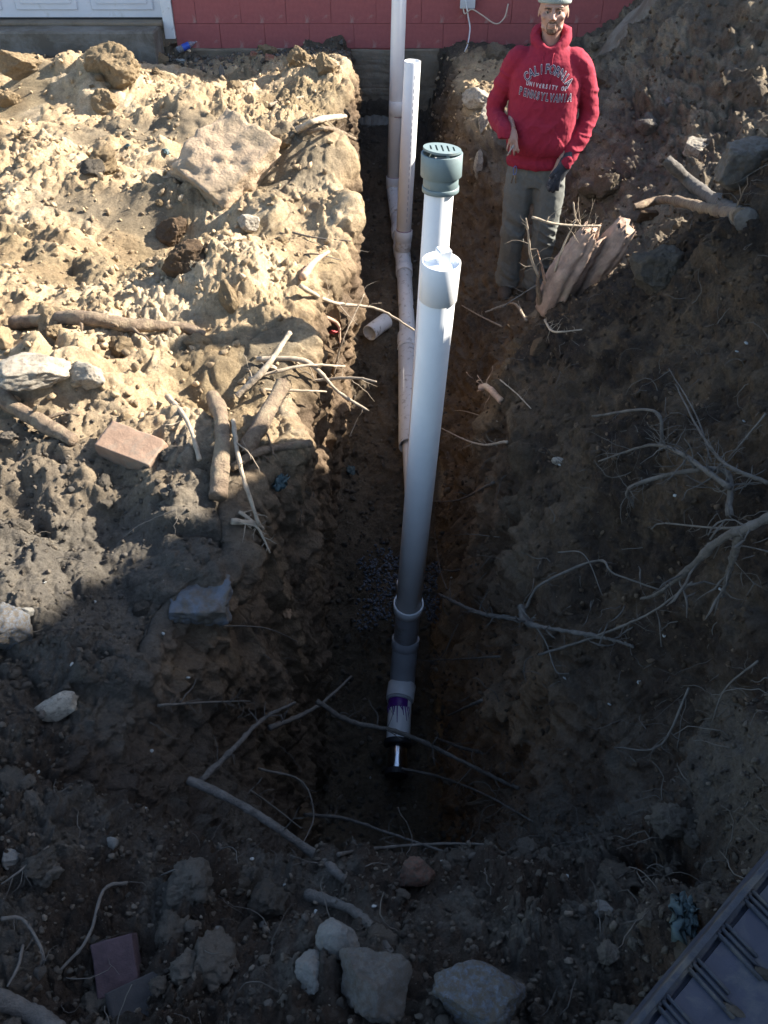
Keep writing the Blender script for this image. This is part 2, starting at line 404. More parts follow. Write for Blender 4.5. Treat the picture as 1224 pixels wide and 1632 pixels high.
# a coarser copy for finding where things touch the ground
sub = P3[::2, ::2]; sy, sx = sub.shape[:2]; jj = np.arange(sy*sx).reshape(sy, sx)
bq = np.stack([jj[:-1,:-1], jj[:-1,1:], jj[1:,1:], jj[1:,:-1]], 2).reshape(-1, 4)
BVH = BVHTree.FromPolygons(sub.reshape(-1, 3).tolist(), bq.tolist())
def S_(px, py, lift=0.0):
    """ground point seen at picture position"""
    d = ray(px, py).normalized(); h = BVH.ray_cast(CAM, d, 60)
    if h[0] is None: return PZ(px, py, 0)
    return h[0] + h[1].normalized()*lift*(1 if h[1].dot(d) < 0 else -1)
def SN(px, py):
    d = ray(px, py).normalized(); h = BVH.ray_cast(CAM, d, 60)
    n = h[1] if h[0] is not None else Vector((0,0,1))
    return -n if n.dot(d) > 0 else n
def DOWN(x, y, z=4.0):
    h = BVH.ray_cast(Vector((x, y, z)), Vector((0,0,-1)), 20); return h[0] if h[0] else Vector((x, y, 0))

# ------------------------------------------------------------------ more materials
M['mound'] = soil_mat('soil_mound', False, base=(.27,.225,.17))
M['stumpwood'] = simple('brown_stump_bark', (.34,.235,.175), .9, .35, 22, 1.0, .006, dirt=(.34,.27,.19), dirt_amt=.3, dscale=9)
M['pvc'] = simple('white_pvc', (.78,.78,.77), .38, .04, 9, .06, .001, spec=.5)
M['pvc_muddy'] = simple('muddy_pvc', (.74,.73,.71), .42, .05, 14, .3, .002, dirt=(.16,.12,.075), dirt_amt=.22, dscale=22)
M['pvc_shaded'] = simple('shaded_grey_pvc', (.42,.43,.45), .45, .06, 9, .1, .001, dirt=(.2,.17,.13), dirt_amt=.2)  # greyer copy of the white pvc, pit shade put into the colour
M['cap_green'] = simple('grey_green_plastic', (.16,.215,.22), .5, .08, 15, .1, .001, dirt=(.35,.33,.27), dirt_amt=.12)
M['primer'] = simple('purple_primer', (.10,.02,.22), .35, .3, 30, .1, .001)
M['primer_thin'] = simple('thin_primer_ring', (.34,.22,.28), .4, .4, 40, .1, .001)
M['rubber'] = simple('black_rubber', (.02,.02,.022), .6, .2, 30, .2, .001)
M['steel'] = simple('stainless_band', (.7,.72,.75), .18, .1, 30, .15, .001, metallic=1)
M['hole_shade'] = simple('painted_hole_shade', (.02,.02,.02), .8, .2, 20, 0)  # near-black that stands in for shade inside openings
M['bark'] = simple('root_bark', (.23,.165,.11), .9, .45, 30, 1.0, .016, dirt=(.36,.28,.18), dirt_amt=.45, dscale=12)
M['twig'] = simple('pale_twig', (.36,.29,.21), .9, .3, 40, .8, .003)
M['darktwig'] = simple('grey_twig', (.12,.105,.088), .9, .3, 40, .8, .003)
M['bigbranch'] = simple('grey_branch', (.135,.12,.103), .9, .4, 26, 1.0, .012, dirt=(.10,.085,.07), dirt_amt=.3)
M['splinter'] = simple('split_wood', (.48,.30,.20), .85, .3, 60, .8, .003, dirt=(.45,.36,.24), dirt_amt=.3)
M['redblock'] = simple('red_painted_block', (.36,.105,.10), .85, .10, 25, .5, .003, dirt=(.40,.26,.22), dirt_amt=.08, dscale=9)
M['mortar'] = simple('red_painted_mortar', (.345,.10,.096), .85, .15, 30, .6, .003)
M['concrete'] = simple('dirty_concrete', (.22,.20,.17), .9, .2, 6, .8, .006, dirt=(.13,.11,.085), dirt_amt=.7, dscale=3)
M['concrete_dark'] = simple('dark_foundation', (.21,.165,.115), .95, .3, 5, 1, .012, dirt=(.22,.185,.14), dirt_amt=.45, dscale=4)
M['doorwhite'] = simple('white_door', (.66,.68,.72), .45, .05, 6, .05, .001, dirt=(.5,.5,.48), dirt_amt=.15)
M['trim'] = simple('white_trim', (.78,.78,.77), .6, .05, 20, .3, .002, dirt=(.4,.35,.3), dirt_amt=.1, dscale=18)
M['roof'] = simple('roof_felt', (.06,.06,.065), .9, .3, 30, .6, .004)
M['boxgrey'] = simple('grey_box', (.55,.57,.58), .5, .05, 10, .05, .001)
M['cable'] = simple('beige_cable', (.55,.45,.35), .55, .1, 20, 0)
M['cablewhite'] = simple('white_cable', (.75,.75,.73), .5, .1, 20, 0)
M['brickred'] = simple('broken_brick', (.25,.11,.075), .9, .3, 20, .8, .004, dirt=(.45,.33,.22), dirt_amt=.4, dscale=10)
M['paver'] = simple('reddish_paver', (.24,.155,.105), .85, .25, 14, .7, .004, dirt=(.20,.16,.12), dirt_amt=.5, dscale=9)
M['slate'] = simple('rusty_slab', (.32,.28,.22), .85, .25, 8, .8, .005, dirt=(.15,.12,.09), dirt_amt=.4, dscale=6)
M['track'] = simple('dirty_blue_black_rubber', (.028,.035,.055), .6, .25, 7, .5, .003, dirt=(.075,.08,.08), dirt_amt=.42, dscale=7)
M['tracklip'] = simple('scuffed_rubber_lip', (.040,.044,.055), .75, .3, 25, .8, .004, dirt=(.10,.09,.075), dirt_amt=.4, dscale=14)
M['blueconc'] = simple('blue_grey_concrete', (.10,.112,.13), .85, .25, 7, .8, .006, dirt=(.085,.07,.052), dirt_amt=.75, dscale=9)
M['gravel'] = simple('blue_grey_gravel', (.12,.13,.15), .85, .5, 60, .4, .002)
M['teal'] = simple('crumpled_teal_film', (.045,.09,.10), .5, .4, 40, .5, .004, dirt=(.10,.08,.06), dirt_amt=.4, dscale=20)
M['yellow'] = simple('yellow_leaf', (.6,.47,.08), .7, .2, 40, .2, .001)
M['chip'] = simple('pale_chip', (.36,.36,.33), .8, .2, 30, .5, .002)
M['leafbrown'] = simple('dry_leaf', (.26,.16,.09), .8, .3, 60, .4, .001)
M['red_plastic'] = simple('red_scrap', (.45,.05,.05), .5, .2, 30, .2, .001)
m, n_, b_ = new_mat('bottle_plastic'); b_.inputs['Base Color'].default_value = (.75,.82,.95,1); b_.inputs['Roughness'].default_value = .12
b_.inputs['Transmission Weight'].default_value = .75; b_.inputs['IOR'].default_value = 1.3; M['bottle'] = m
M['bottle_label'] = simple('blue_print', (.05,.12,.55), .4, .2, 40, 0)

# ------------------------------------------------------------------ the house
house = thing('house', 'painted red block house with white garage door at the end of the trench', 'house', (0, 8.8, 0))
def hp(name, x0, x1, y0, y1, z0, z1, mat, bev=.004, parent=None):
    bm = box_bm(x0, x1, y0-8.8, y1-8.8, z0, z1, bev)
    return link(name, bm_mesh(name, bm), parent or house, mat)
def roughen(o, cuts, amp, fr, seed):
    bm = bmesh.new(); bm.from_mesh(o.data); bmesh.ops.subdivide_edges(bm, edges=[e for e in bm.edges if e.calc_length() > .1], cuts=cuts, use_grid_fill=True)
    bm.normal_update(); a_ = np.array([v.co[:] for v in bm.verts], np.float32); nn = np.array([v.normal[:] for v in bm.verts], np.float32)
    q = a_ + nn*(amp*fbm(a_*fr+seed, 4) + amp*.6*billow(a_*fr*3+seed, 3))[:, None]
    for v, e_ in zip(bm.verts, q): v.co = Vector(e_.tolist())
    bm.to_mesh(o.data); bm.free(); return o
hp('wall', -1.87, 5.0, 8.812, 9.0, -.12, 2.55, M['mortar'], 0)
bw, bh = .40, .20
blocks = {}
for r in range(13):
    z0 = -.10 + r*bh; off = .2 if r % 2 else 0.0; xx = -1.87
    first = True
    while xx < 4.99:
        wd = (bw - off) if (first and off) else bw
        wd = min(wd, 5.0 - xx); first = False
        key = (round(wd, 3), random.randrange(3))
        if key not in blocks:
            rr = random.Random(key[1]); bm = box_bm(.0012, key[0]-.0012, 0, .03, .0012, bh-.0012, .0025)
            for v in bm.verts: v.co += Vector((rr.uniform(-.0015,.0015), rr.uniform(-.001,.001), rr.uniform(-.0015,.0015)))
            blocks[key] = bm_mesh('block', bm)
        o = link('block', blocks[key], house, M['redblock']); o.location = (xx, random.uniform(-.0015, .0015), z0)
        xx += wd
roughen(hp('foundation', -1.90, 5.0, 8.79, 9.05, -.66, -.105, M['concrete_dark'], .01), 60, .022, 5, 3)
roughen(hp('footing', -.40, .10, 8.70, 9.0, -.88, -.68, M['concrete'], .05), 24, .05, 6, 9)
roughen(hp('door_step', -5.2, -1.99, 8.46, 8.80, -.35, .10, M['concrete'], .012), 40, .008, 7, 5)
hp('door_sill', -5.0, -1.97, 8.70, 9.0, .102, .125, M['concrete_dark'], .004)
hp('door_trim', -1.965, -1.873, 8.775, 8.86, -.02, 2.2, M['trim'], .006)
hp('door_trim', -4.80, -4.70, 8.775, 8.86, .0, 2.2, M['trim'], .006)
hp('lintel', -5.2, -1.875, 8.80, 9.0, 2.205, 2.55, M['redblock'], .01)
hp('side_wall', -8.0, -4.805, 8.80, 9.0, -.25, 2.55, M['redblock'], .01)
door = hp('garage_door', -4.69, -1.97, 8.85, 8.89, .14, 2.2, M['doorwhite'], .004)
for r in range(4):
    for cc in range(4):
        x0 = -4.66 + cc*.672; z0 = .20 + r*.505
        bm = box_bm(x0+.05, x0+.60, .038, .0495, z0, z0+.37, .008); box_bm(x0+.10, x0+.55, .030, .037, z0+.05, z0+.32, .006, bm)
        link('panel', bm_mesh('panel', bm), door, M['doorwhite'])
hp('door_seal', -4.69, -1.97, 8.845, 8.89, .127, .138, M['rubber'], .002)
bm = box_bm(-8.3, 5.3, -.25, 4.2, 2.56, 2.68, .02); link('roof', bm_mesh('roof', bm), house, M['roof'])
# grey junction box and its cables
jb_c = PY(745, 2, 8.76)
jb = thing('junction_box', 'small pale grey electrical box fixed to the red wall with loose cables', 'electrical box', jb_c)
bm = box_bm(-.062, .062, -.035, .03, -.055, .16, .008); link('box_body', bm_mesh('box_body', bm), jb, M['boxgrey'])
bm = box_bm(-.066, .066, -.042, -.036, -.05, .155, .003); link('box_cover', bm_mesh('box_cover', bm), jb, M['boxgrey'])
def cable(name, label, pts, r, mat):
    bm = bmesh.new(); sweep(bm, spline(pts, 40), [r]*41, 8)
    return tag(link(name, bm_mesh(name, bm, True), None, mat), label, 'cable')
cable('loose_cable', 'beige cable curling up from the grey box on the red wall', [PY(738,12,8.70),PY(741,22,8.68),PY(752,15,8.68),PY(768,24,8.66),PY(790,38,8.64),PY(804,28,8.66),PY(810,6,8.7)], .006, M['cable'])
cable('hanging_cable', 'thin white cable hanging from the grey box down to the soil', [PY(742,0,8.70),PY(746,25,8.69),PY(749,45,8.67),PY(746,68,8.5),PY(741,82,8.3)], .006, M['cablewhite'])

# ------------------------------------------------------------------ stones and clods
def ico(sub_):
    bm = bmesh.new(); bmesh.ops.create_icosphere(bm, subdivisions=sub_, radius=1.0)
    v = np.array([p.co[:] for p in bm.verts], np.float32); f = np.array([[q.index for q in p.verts] for p in bm.faces], np.int32); bm.free(); return v, f
ICO = {k: ico(k) for k in (1, 2, 3, 4, 5)}
def rock_np(sub_, seed, cuts=12, rough=.10, flat=(1,1,1), lump=.12, sharp=(.55,.9)):
    v, f = ICO[sub_]; v = v.copy(); r = np.random.default_rng(seed)
    for k in range(cuts):
        n = r.normal(size=3); n /= np.linalg.norm(n); h = r.uniform(*sharp)
        e = np.maximum(0, v @ n - h); v -= (e[:, None]*n*.95).astype(np.float32)
    o = r.uniform(0, 50, 3).astype(np.float32); nn = v/np.linalg.norm(v, axis=1, keepdims=True)
    v += nn*(lump*fbm(v*1.6+o, 3) + rough*(billow(v*4+o, 3)-.25) + rough*.5*fbm(v*11+o, 3))[:, None]
    return v*np.array(flat, np.float32), f
def rock_mesh(name, *a, smooth=True, **k):
    v, f = rock_np(*a, **k); return mesh_np(name, v, f.ravel(), 3, smooth)
def put(o, p, size, nrm=None, rz=None, sink=.25):
    n = nrm or Vector((0,0,1)); o.location = p + n*size*(.5-sink)
    o.rotation_euler = Euler((random.uniform(-.5,.5), random.uniform(-.5,.5), random.uniform(0, 6.28) if rz is None else rz))
    o.scale = (size, size*random.uniform(.75, 1.05), size*random.uniform(.6, .9)); return o
clod_me = {k: [rock_mesh('clod', 4, 100+i, 14, .34, lump=.28) for i in range(8)] for k in ('tan','brown','greysoil','mound')}
for k in clod_me:
    for me in clod_me[k]: me.materials.append(M[k])
stone_me = [rock_mesh('stone', 3, 300+i, 14, .06, lump=.15) for i in range(6)]
for me in stone_me: me.materials.append(M['stone'])
M['rust'] = simple('rust_stone', (.15,.075,.05), .9, .3, 14, .9, .005, dirt=(.09,.07,.05), dirt_amt=.6)
# named rocks: (picture x, y, half size, label, material, kind, flat)
NR = [
 (542,1500,.052,'pale rough stone sitting above the round grey stone at the bottom edge','palestone','stone',(1,.85,.9)),
 (502,1556,.046,'rounded light grey stone left of the biggest clod at the bottom','palestone','stone',(1,1,.85)),
 (598,1565,.088,'large brown stone with cracked skin at the bottom centre','stone','stone',(1,.9,.8)),
 (766,1595,.100,'blue grey lump of concrete poking out at the bottom edge','blueconc','concrete lump',(1.0,.75,.75)),
 (957,1452,.026,'smooth oval tan grey stone in the dark rubble near the track','palestone','stone',(1,.8,.8)),
 (420,1475,.010,'tiny round white pebble in the dark soil near the bottom','palestone','pebble',(1,1,.9)),
 (348,1482,.010,'tiny grey pebble left of the white pebble near the bottom','palestone','pebble',(1,.9,.8)),
 (180,1345,.022,'small blue grey stone on the shaded left slope','palestone','stone',(.7,.8,1)),
 (20,1370,.030,'grey stone at the left edge of the shaded slope','palestone','stone',(1,.8,.7)),
 (62,1400,.020,'round brownish pebble on the shaded left slope','stone','pebble',(1,1,.8)),
 (660,1395,.050,'rust brown broken stone under the fallen branch near the pit rim','rust','stone',(1,.8,.8)),
 (738,1372,.014,'small whitish stone on the rim in front of the pit','palestone','stone',(.8,.8,1)),
 (20,1010,.085,'pale blue grey rock at the left edge below the shadow line','blueconc','rock',(.8,1,.9)),
 (42,978,.026,'light grey stone above the pale rock at the left edge','palestone','stone',(1,.8,.8)),
 (20,983,.024,'grey cobble nearest the left edge beside a light stone','stone','stone',(1,.8,.8)),
 (88,1135,.075,'flat sandy rock on the shaded left ground','slate','rock',(1,.6,.5)),
 (1030,205,.085,'brown boulder low on the spoil heap behind the man','stone','boulder',(1,.8,.8)),
 (1188,268,.130,'large angular brown boulder on the right edge of the spoil heap','stone','boulder',(1,.85,.8)),
 (1110,240,.10,'rounded dusty boulder in the middle of the spoil heap','slate','boulder',(1,.75,.7)),
 (1066,165,.045,'pale grey stone high on the spoil heap','palestone','stone',(1,.8,.8)),
 (1050,450,.12,'large dark clod on the lit crest right of the stump','greysoil','clod',(1,.9,.9)),
 (1030,350,.07,'brown clod beside the root lying on the right bank','brown','clod',(1,.8,.8)),
 (1035,195,.06,'dark brown rock wedged in the spoil heap right of the man','stone','rock',(1,.8,.9)),
 (875,1120,.0,'',None,None,None),
 (890,738,.030,'flat brown stone on the dark right slope','slate','stone',(1,.6,.5)),
 (860,560,.05,'pale clod stuck in the wall edge below the stump','brown','clod',(.8,.8,1)),
 (140,605,.085,'smooth tan boulder beside the blue grey rock on the left bank','slate','boulder',(1,.65,.7)),
 (60,600,.13,'blue grey crusted rock at the left edge of the lit bank','slate','rock',(1.1,.7,.5)),
 (10,550,.06,'pale root knob at the far left edge of the lit bank','tan','clod',(.6,.8,1)),
 (365,480,.075,'upright tan clod on the lit bank beside the trench edge','tan','clod',(.55,.6,1.1)),
 (395,360,.085,'squared brown stone block under the tilted slab','slate','stone',(1,.6,.6)),
 (275,375,.10,'dark brown clod in the hollow left of the block stone','brown','clod',(1,.8,.8)),
 (300,420,.11,'big brown clod with lit crust in the middle of the left bank','brown','clod',(1,.8,.8)),
 (205,520,.0,'',None,None,None),
 (150,275,.09,'dark grey clod in the shaded gully of the left bank','greysoil','clod',(1,.8,.7)),
 (250,100,.10,'tan clod near the plastic bottle','tan','clod',(1,.8,.8)),
 (45,115,.17,'jagged pale clod at the far left top of the bank','tan','clod',(1.2,.6,.7)),
 (185,115,.19,'tall jagged clod catching the sun left of the bottle','tan','clod',(1.1,.8,.85)),
 (165,165,.10,'round clod below the tall jagged clod','tan','clod',(1,.9,.9)),
 (520,115,.11,'rounded clod at the back corner of the trench edge','tan','clod',(.8,.8,1)),
 (480,105,.11,'pale rough clod just left of the trench corner','tan','clod',(1,.8,.8)),
 (353,118,.045,'small white and grey upright stone on the back of the bank','palestone','stone',(.6,.6,1.3)),
 (10,165,.10,'dusty clod at the left frame edge behind the flat sandy patch','tan','clod',(1,.8,.8)),
 (770,195,.09,'long pale stone jutting from the right trench wall behind the man','slate','stone',(.55,.6,1.2)),
 (762,270,.08,'pointed pale stone low in the right trench wall behind the man','slate','stone',(.45,.5,1.5)),
 (760,165,.14,'pale stone ledge under the lit soil at the right back of the trench','slate','stone',(1.1,.8,.6)),
]
for i, (px, py, sz, lab, mt, cat, fl) in enumerate(NR):
    if not sz: continue
    soft = mt in ('tan','brown','greysoil')
    me = rock_mesh('clod' if soft else 'rock', 5 if py > 1350 or sz > .08 else 4, 500+i, 13 if soft else 16, .17 if soft else .10, lump=.2 if soft else .14, flat=fl)
    me.materials.append(M[mt]); nm = {'pebble':'pebble','clod':'clod','boulder':'boulder','concrete lump':'concrete_lump'}.get(cat, 'stone')
    o = link(nm, me); q = S_(px, py); n = SN(px, py)
    o.location = q + Vector((0,0,1))*sz*.18 + n*sz*.1; o.scale = (sz,)*3
    rr = random.Random(i); o.rotation_euler = (rr.uniform(-.3,.3), rr.uniform(-.3,.3), rr.uniform(-.5,.5)); tag(o, lab, cat)
# the big grey mass behind the man, far right of the house
o = link('boulder', rock_mesh('boulder', 5, 911, 14, .03, lump=.10, flat=(1.0,.7,.75))); o.data.materials.append(M['concrete'])
o.location = (2.2, 7.55, .18); o.scale = (.74,.6,.66); o.rotation_euler = (0,-.25,.15)
tag(o, 'huge smooth grey rock mass between the red wall and the spoil heap', 'boulder')

# ---- scattered clods that look alike, one object each
def pick(mask, n, r):
    idx = np.nonzero(mask)[0]; return idx[r.integers(0, len(idx), n)]
xyz = P; SX = S
dx_ = xyz[:,0]; dy_ = xyz[:,1]; dz_ = xyz[:,2]
dep = dy_*CP + (1.8-dz_)*SP
upx = 612 + FPX*dx_/np.maximum(dep, .1); upy = 816 - FPX*((dz_-1.8)*CP + dy_*SP)/np.maximum(dep, .1)
inview = (dep > .3) & (upx > -60) & (upx < 1290) & (upy > -60) & (upy < 1700)
RG = np.random.default_rng(5)
# grid density differs, so thin by cell area
Gdu = np.gradient(P3, axis=1); Gdv = np.gradient(P3, axis=0); area = np.linalg.norm(np.cross(Gdu, Gdv), axis=2).ravel(); 
def wpick(mask, n):
    idx = np.nonzero(mask & inview)[0]; p = area[idx]/(dep[idx]**1.2); p /= p.sum(); return RG.choice(idx, n, p=p)
Lm = (S < 3.9) & (near_grey < .4); Lg = (S < 3.9) & (near_grey >= .4); Nm = (dy_ < 1.3) & (S >= 3.4) & (S < 9); Mm = (S > 8.1) & (dy_ > 4.3)
Sm = (S > 8.1) & (dy_ <= 4.2) & (dy_ > 1.3)
SCAT = []
for q in wpick(Lm, 22):
    sz = .07 + .06*RG.random(); o = link('clod', random.choice(clod_me['tan'])); put(o, Vector(xyz[q]), sz, sink=.4); SCAT.append((o, 'hefty tan clod on the sunlit bank', 'clod', 'big tan clods on the sunlit bank', upx[q], upy[q], sz))
for q in wpick(Mm, 22):
    sz = .07 + .07*RG.random(); o = link('clod', random.choice(clod_me['mound'])); put(o, Vector(xyz[q]), sz, sink=.4); SCAT.append((o, 'hefty brown clod on the spoil heap', 'clod', 'big brown clods on the spoil heap', upx[q], upy[q], sz))
for mask, n, k, s0, s1, lab, grp in (
  (Lm, 62, 'tan', .018, .07, 'tan clod on the sunlit bank', 'tan clods on the sunlit bank'),
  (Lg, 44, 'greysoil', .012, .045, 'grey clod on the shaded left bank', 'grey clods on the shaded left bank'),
  (Nm, 66, 'greysoil', .014, .065, 'dark clod in the near rubble', 'dark clods in the near rubble'),
  (Mm, 52, 'mound', .025, .085, 'brown clod on the spoil heap', 'brown clods on the spoil heap')):
    for q in wpick(mask, n):
        t = RG.random()**2.2; sz = s0 + (s1-s0)*t
        o = link('clod', random.choice(clod_me[k])); put(o, Vector(xyz[q]), sz, sink=.35); SCAT.append((o, lab, 'clod', grp, upx[q], upy[q], sz))
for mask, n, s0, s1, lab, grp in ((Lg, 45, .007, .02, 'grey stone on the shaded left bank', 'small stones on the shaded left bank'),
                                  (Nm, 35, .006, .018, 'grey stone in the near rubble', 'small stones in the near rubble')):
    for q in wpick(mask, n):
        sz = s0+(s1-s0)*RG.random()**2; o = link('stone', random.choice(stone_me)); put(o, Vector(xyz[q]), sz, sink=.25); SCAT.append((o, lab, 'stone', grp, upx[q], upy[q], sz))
LMK = [((300,75),'the plastic bottle'),((60,130),'the jagged corner clod'),((365,300),'the tilted slab'),((200,235),'the turquoise scraps'),((180,528),'the level root'),
 ((60,590),'the crusted rock'),((215,727),'the paver block'),((340,710),'the upright log'),((470,600),'the fan of roots'),((500,120),'the trench back corner'),((40,440),'the edge above the root'),((270,400),'the big brown clod'),
 ((60,670),'the left edge log'),((60,830),'the left log end'),((250,850),'the shadow line'),((320,950),'the flat crusted chunk'),((20,1010),'the pale edge rock'),((90,1135),'the flat sandy rock'),
 ((60,1380),'the brownish pebble'),((280,1200),'the straight branch'),((350,1080),'the bushy fine twig'),((170,1300),'the blue grey stone'),((190,1530),'the maroon brick'),((330,1430),'the dark timber'),((60,1600),'the bottom left corner'),
 ((500,1530),'the two pale stones'),((600,1590),'the cracked brown stone'),((660,1395),'the rust brown stone'),((766,1590),'the blue grey concrete'),((957,1452),'the oval tan stone'),((850,1380),'the right pit rim'),((1090,1470),'the teal film'),((1100,1250),'the dark cavity at right'),((950,1590),'the lower track'),
 ((1190,270),'the angular boulder'),((1066,165),'the pale stone'),((1110,240),'the dusty boulder'),((1120,310),'the weathered log'),((1180,60),'the top right corner'),((1040,60),'the crest of the heap'),((960,260),'the man\'s gloved arm'),((1050,450),'the dark crest clod'),((930,400),'the stump'),((1200,420),'the right frame edge')]
from collections import defaultdict
bk = defaultdict(list)
for t_ in SCAT:
    lm = min(LMK, key=lambda L: (L[0][0]-t_[4])**2 + (L[0][1]-t_[5])**2)[1]; bk[(t_[1], t_[2], t_[3], lm)].append(t_)
for (lab, cat, grp, lm), L_ in bk.items():
    L_.sort(key=lambda t_: -t_[6])
    for r_, t_ in enumerate(L_):
        if len(L_) == 1: s_ = lab + ' nearest ' + lm
        elif r_ == 0: s_ = 'largest ' + lab + ' near ' + lm
        elif r_ == 1 and len(L_) > 1: s_ = 'second largest ' + lab + ' near ' + lm
        elif r_ == len(L_)-1: s_ = 'smallest ' + lab + ' near ' + lm
        elif r_ == 2: s_ = 'third largest ' + lab + ' near ' + lm
        else: s_ = 'small ' + lab + ' near ' + lm
        tag(t_[0], s_, cat, grp)
# ---- crumbs nobody could count
def crumbs(name, idx, smin, smax, mat, label, subd=1, power=4.0):
    n = len(idx); base = [rock_np(subd, 700+i, 9, .30, lump=.45, sharp=(.35,.85), flat=(1,.9,.95))[0] for i in range(6)]; f = ICO[subd][1]; nv = len(base[0])
    var = RG.integers(0, 6, n); sz = smin + (smax-smin)*RG.random(n)**power
    ang = RG.random((n, 3))*6.28; ca, sa = np.cos(ang), np.sin(ang)
    V = np.stack(base)[var]                                           # n,nv,3
    def rot(V, a, b, i):
        c_, s_ = ca[:, i, None], sa[:, i, None]; x, y = V[..., a].copy(), V[..., b].copy()
        V[..., a] = x*c_ - y*s_; V[..., b] = x*s_ + y*c_
    V = V*np.array([1,.85,.7]); rot(V,0,1,0); rot(V,1,2,1); rot(V,0,2,2)
    V = V*sz[:, None, None] + (xyz[idx] + nrm[idx]*(sz*.35)[:, None])[:, None, :]
    F = (f[None] + (np.arange(n)*nv)[:, None, None]).reshape(-1)
    me = mesh_np(name, V.reshape(-1, 3), F, 3, False); o = link(name, me, None, M.get(mat+'_crumb', M[mat])); o['kind'] = 'stuff'; o['label'] = label; return o
crumbs('soil_crumbs', wpick(Lm | ((S>6.5)&(S<8.2)&(dy_>6.6)), 11000), .0025, .028, 'tan', 'tan crumbs of soil over the sunlit bank')
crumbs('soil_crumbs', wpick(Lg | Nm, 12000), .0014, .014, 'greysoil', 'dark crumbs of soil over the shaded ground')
crumbs('soil_crumbs', wpick(Mm, 6500), .003, .026, 'mound', 'brown crumbs of soil over the spoil heap')
crumbs('soil_crumbs', wpick(Sm | ((m_wr>.5)&(dy_>1.3)), 11000), .002, .016, 'brown', 'dark crumbs on the right slope')
pit = (S>4.95)&(S<6.3)&(dy_>1.4)
crumbs('soil_crumbs', wpick(pit, 6500), .003, .028, 'greysoil', 'crumbs on the trench floor')
gn_ = .7*fbm(p32*4+7, 3) + .5*fbm(p32*12+7, 2)
gmask = (((upx-612)/62)**2 + ((upy-935)/75)**2 + gn_*1.5 + .5*RG.random(len(P)) < 1) & pit
crumbs('gravel', wpick(gmask | ((((upx-695)/25)**2 + ((upy-945)/50)**2 < 1) & pit), 1500), .007, .015, 'gravel', 'patch of blue grey gravel on the trench floor', 1, 1.0)
crumbs('rubble', wpick((dy_>8.0)&(dy_<8.75)&(S<4.1)&(dx_>-2.0), 700), .008, .032, 'stone', 'small rubble lying against the foot of the red wall', 1, 2.0)

# ---- slabs and blocks
def slab(name, label, cat, c, size, rot, mat, jag=.10, seed=0, cuts=5, group=None):
    bm = bmesh.new(); bmesh.ops.create_cube(bm, size=1.0)
    bmesh.ops.subdivide_edges(bm, edges=bm.edges[:], cuts=24, use_grid_fill=True)
    v = np.array([p.co[:] for p in bm.verts], np.float32); r = np.random.default_rng(seed); o_ = r.uniform(0, 40, 3).astype(np.float32)
    # knocked corners
    for k in range(cuts):
        n = np.sign(r.normal(size=3))*r.uniform(.3, 1, 3); n /= np.linalg.norm(n); h = np.abs(n).sum()*.5*r.uniform(.80, .93)
        e = np.maximum(0, v @ n - h); v -= (e[:, None]*n).astype(np.float32)
    sv = np.array(size, np.float32); w_ = v*sv; mn = min(size)
    w_ += (v/np.linalg.norm(v, axis=1, keepdims=True))*(jag*mn*fbm(w_*(2.2/mn)*.5+o_, 4) + jag*.5*mn*fbm(w_*(8/mn)*.5+o_, 3))[:, None]
    for p, q in zip(bm.verts, w_): p.co = Vector(q.tolist())
    o = link(name, bm_mesh(name, bm, True), None, mat); o.location = c; o.rotation_euler = rot; tag(o, label, cat, group)
    return o
slab('stone_slab', 'large tilted slab of crusted soil leaning on the left bank', 'slab', S_(365,290)+Vector((0,0,.10)), (.40,.46,.17), (R(28),R(16),R(-38)), simple('pinkish_crust', (.45,.33,.22), .95, .25, 9, 1.0, .02, dirt=(.30,.23,.15), dirt_amt=.55, dscale=5), .20, 3, 9)
slab('paver_block', 'reddish brown paver block half buried on the lit left bank', 'block', S_(214,727)+Vector((0,0,.025)), (.215,.115,.085), (R(14),R(8),R(-22)), M['paver'], .05, 5, 3)
slab('concrete_block', 'flat crusted concrete chunk jutting from the bank beside the trench in shade', 'concrete chunk', S_(318,955)+Vector((0,0,-.012)), (.18,.14,.07), (R(5),R(2),R(4)), M['blueconc'], .30, 6, 3)
slab('brick', 'dark maroon brick end showing in the shaded hollow at bottom left', 'brick', S_(190,1545)+Vector((.0,0,.02)), (.09,.11,.05), (R(25),R(-5),R(15)), simple('maroon_brick', (.06,.036,.04), .85, .25, 25, .8, .003), .06, 8, 3)
slab('timber', 'dark squared timber lying in the hollow at bottom left', 'timber', S_(265,1570)+Vector((.0,0,-.035)), (.24,.09,.07), (R(15),R(-8),R(22)), simple('dark_timber', (.035,.03,.028), .8, .25, 25, .6, .003), .04, 9, 2)
for i, (px, py, sz, a) in enumerate(((332,88,.075,.3),(352,82,.05,1.0),(375,84,.06,-.4),(318,84,.05,.9),(430,96,.07,.1),(405,90,.05,.6))):
    slab('broken_brick', ['half a red brick just right of the plastic bottle','small red brick scrap among the rubble right of the half brick','dusty brick scrap in the middle of the wall rubble','red brick crumb just behind the bottle','long brick piece lying near the trench corner','small pinkish brick piece left of the long brick piece'][i],
         'brick', S_(px,py)+Vector((0,0,.02)), (sz,sz*.7,sz*.55), (R(20*a),R(15),a), M['brickred'], .12, 20+i, 4)

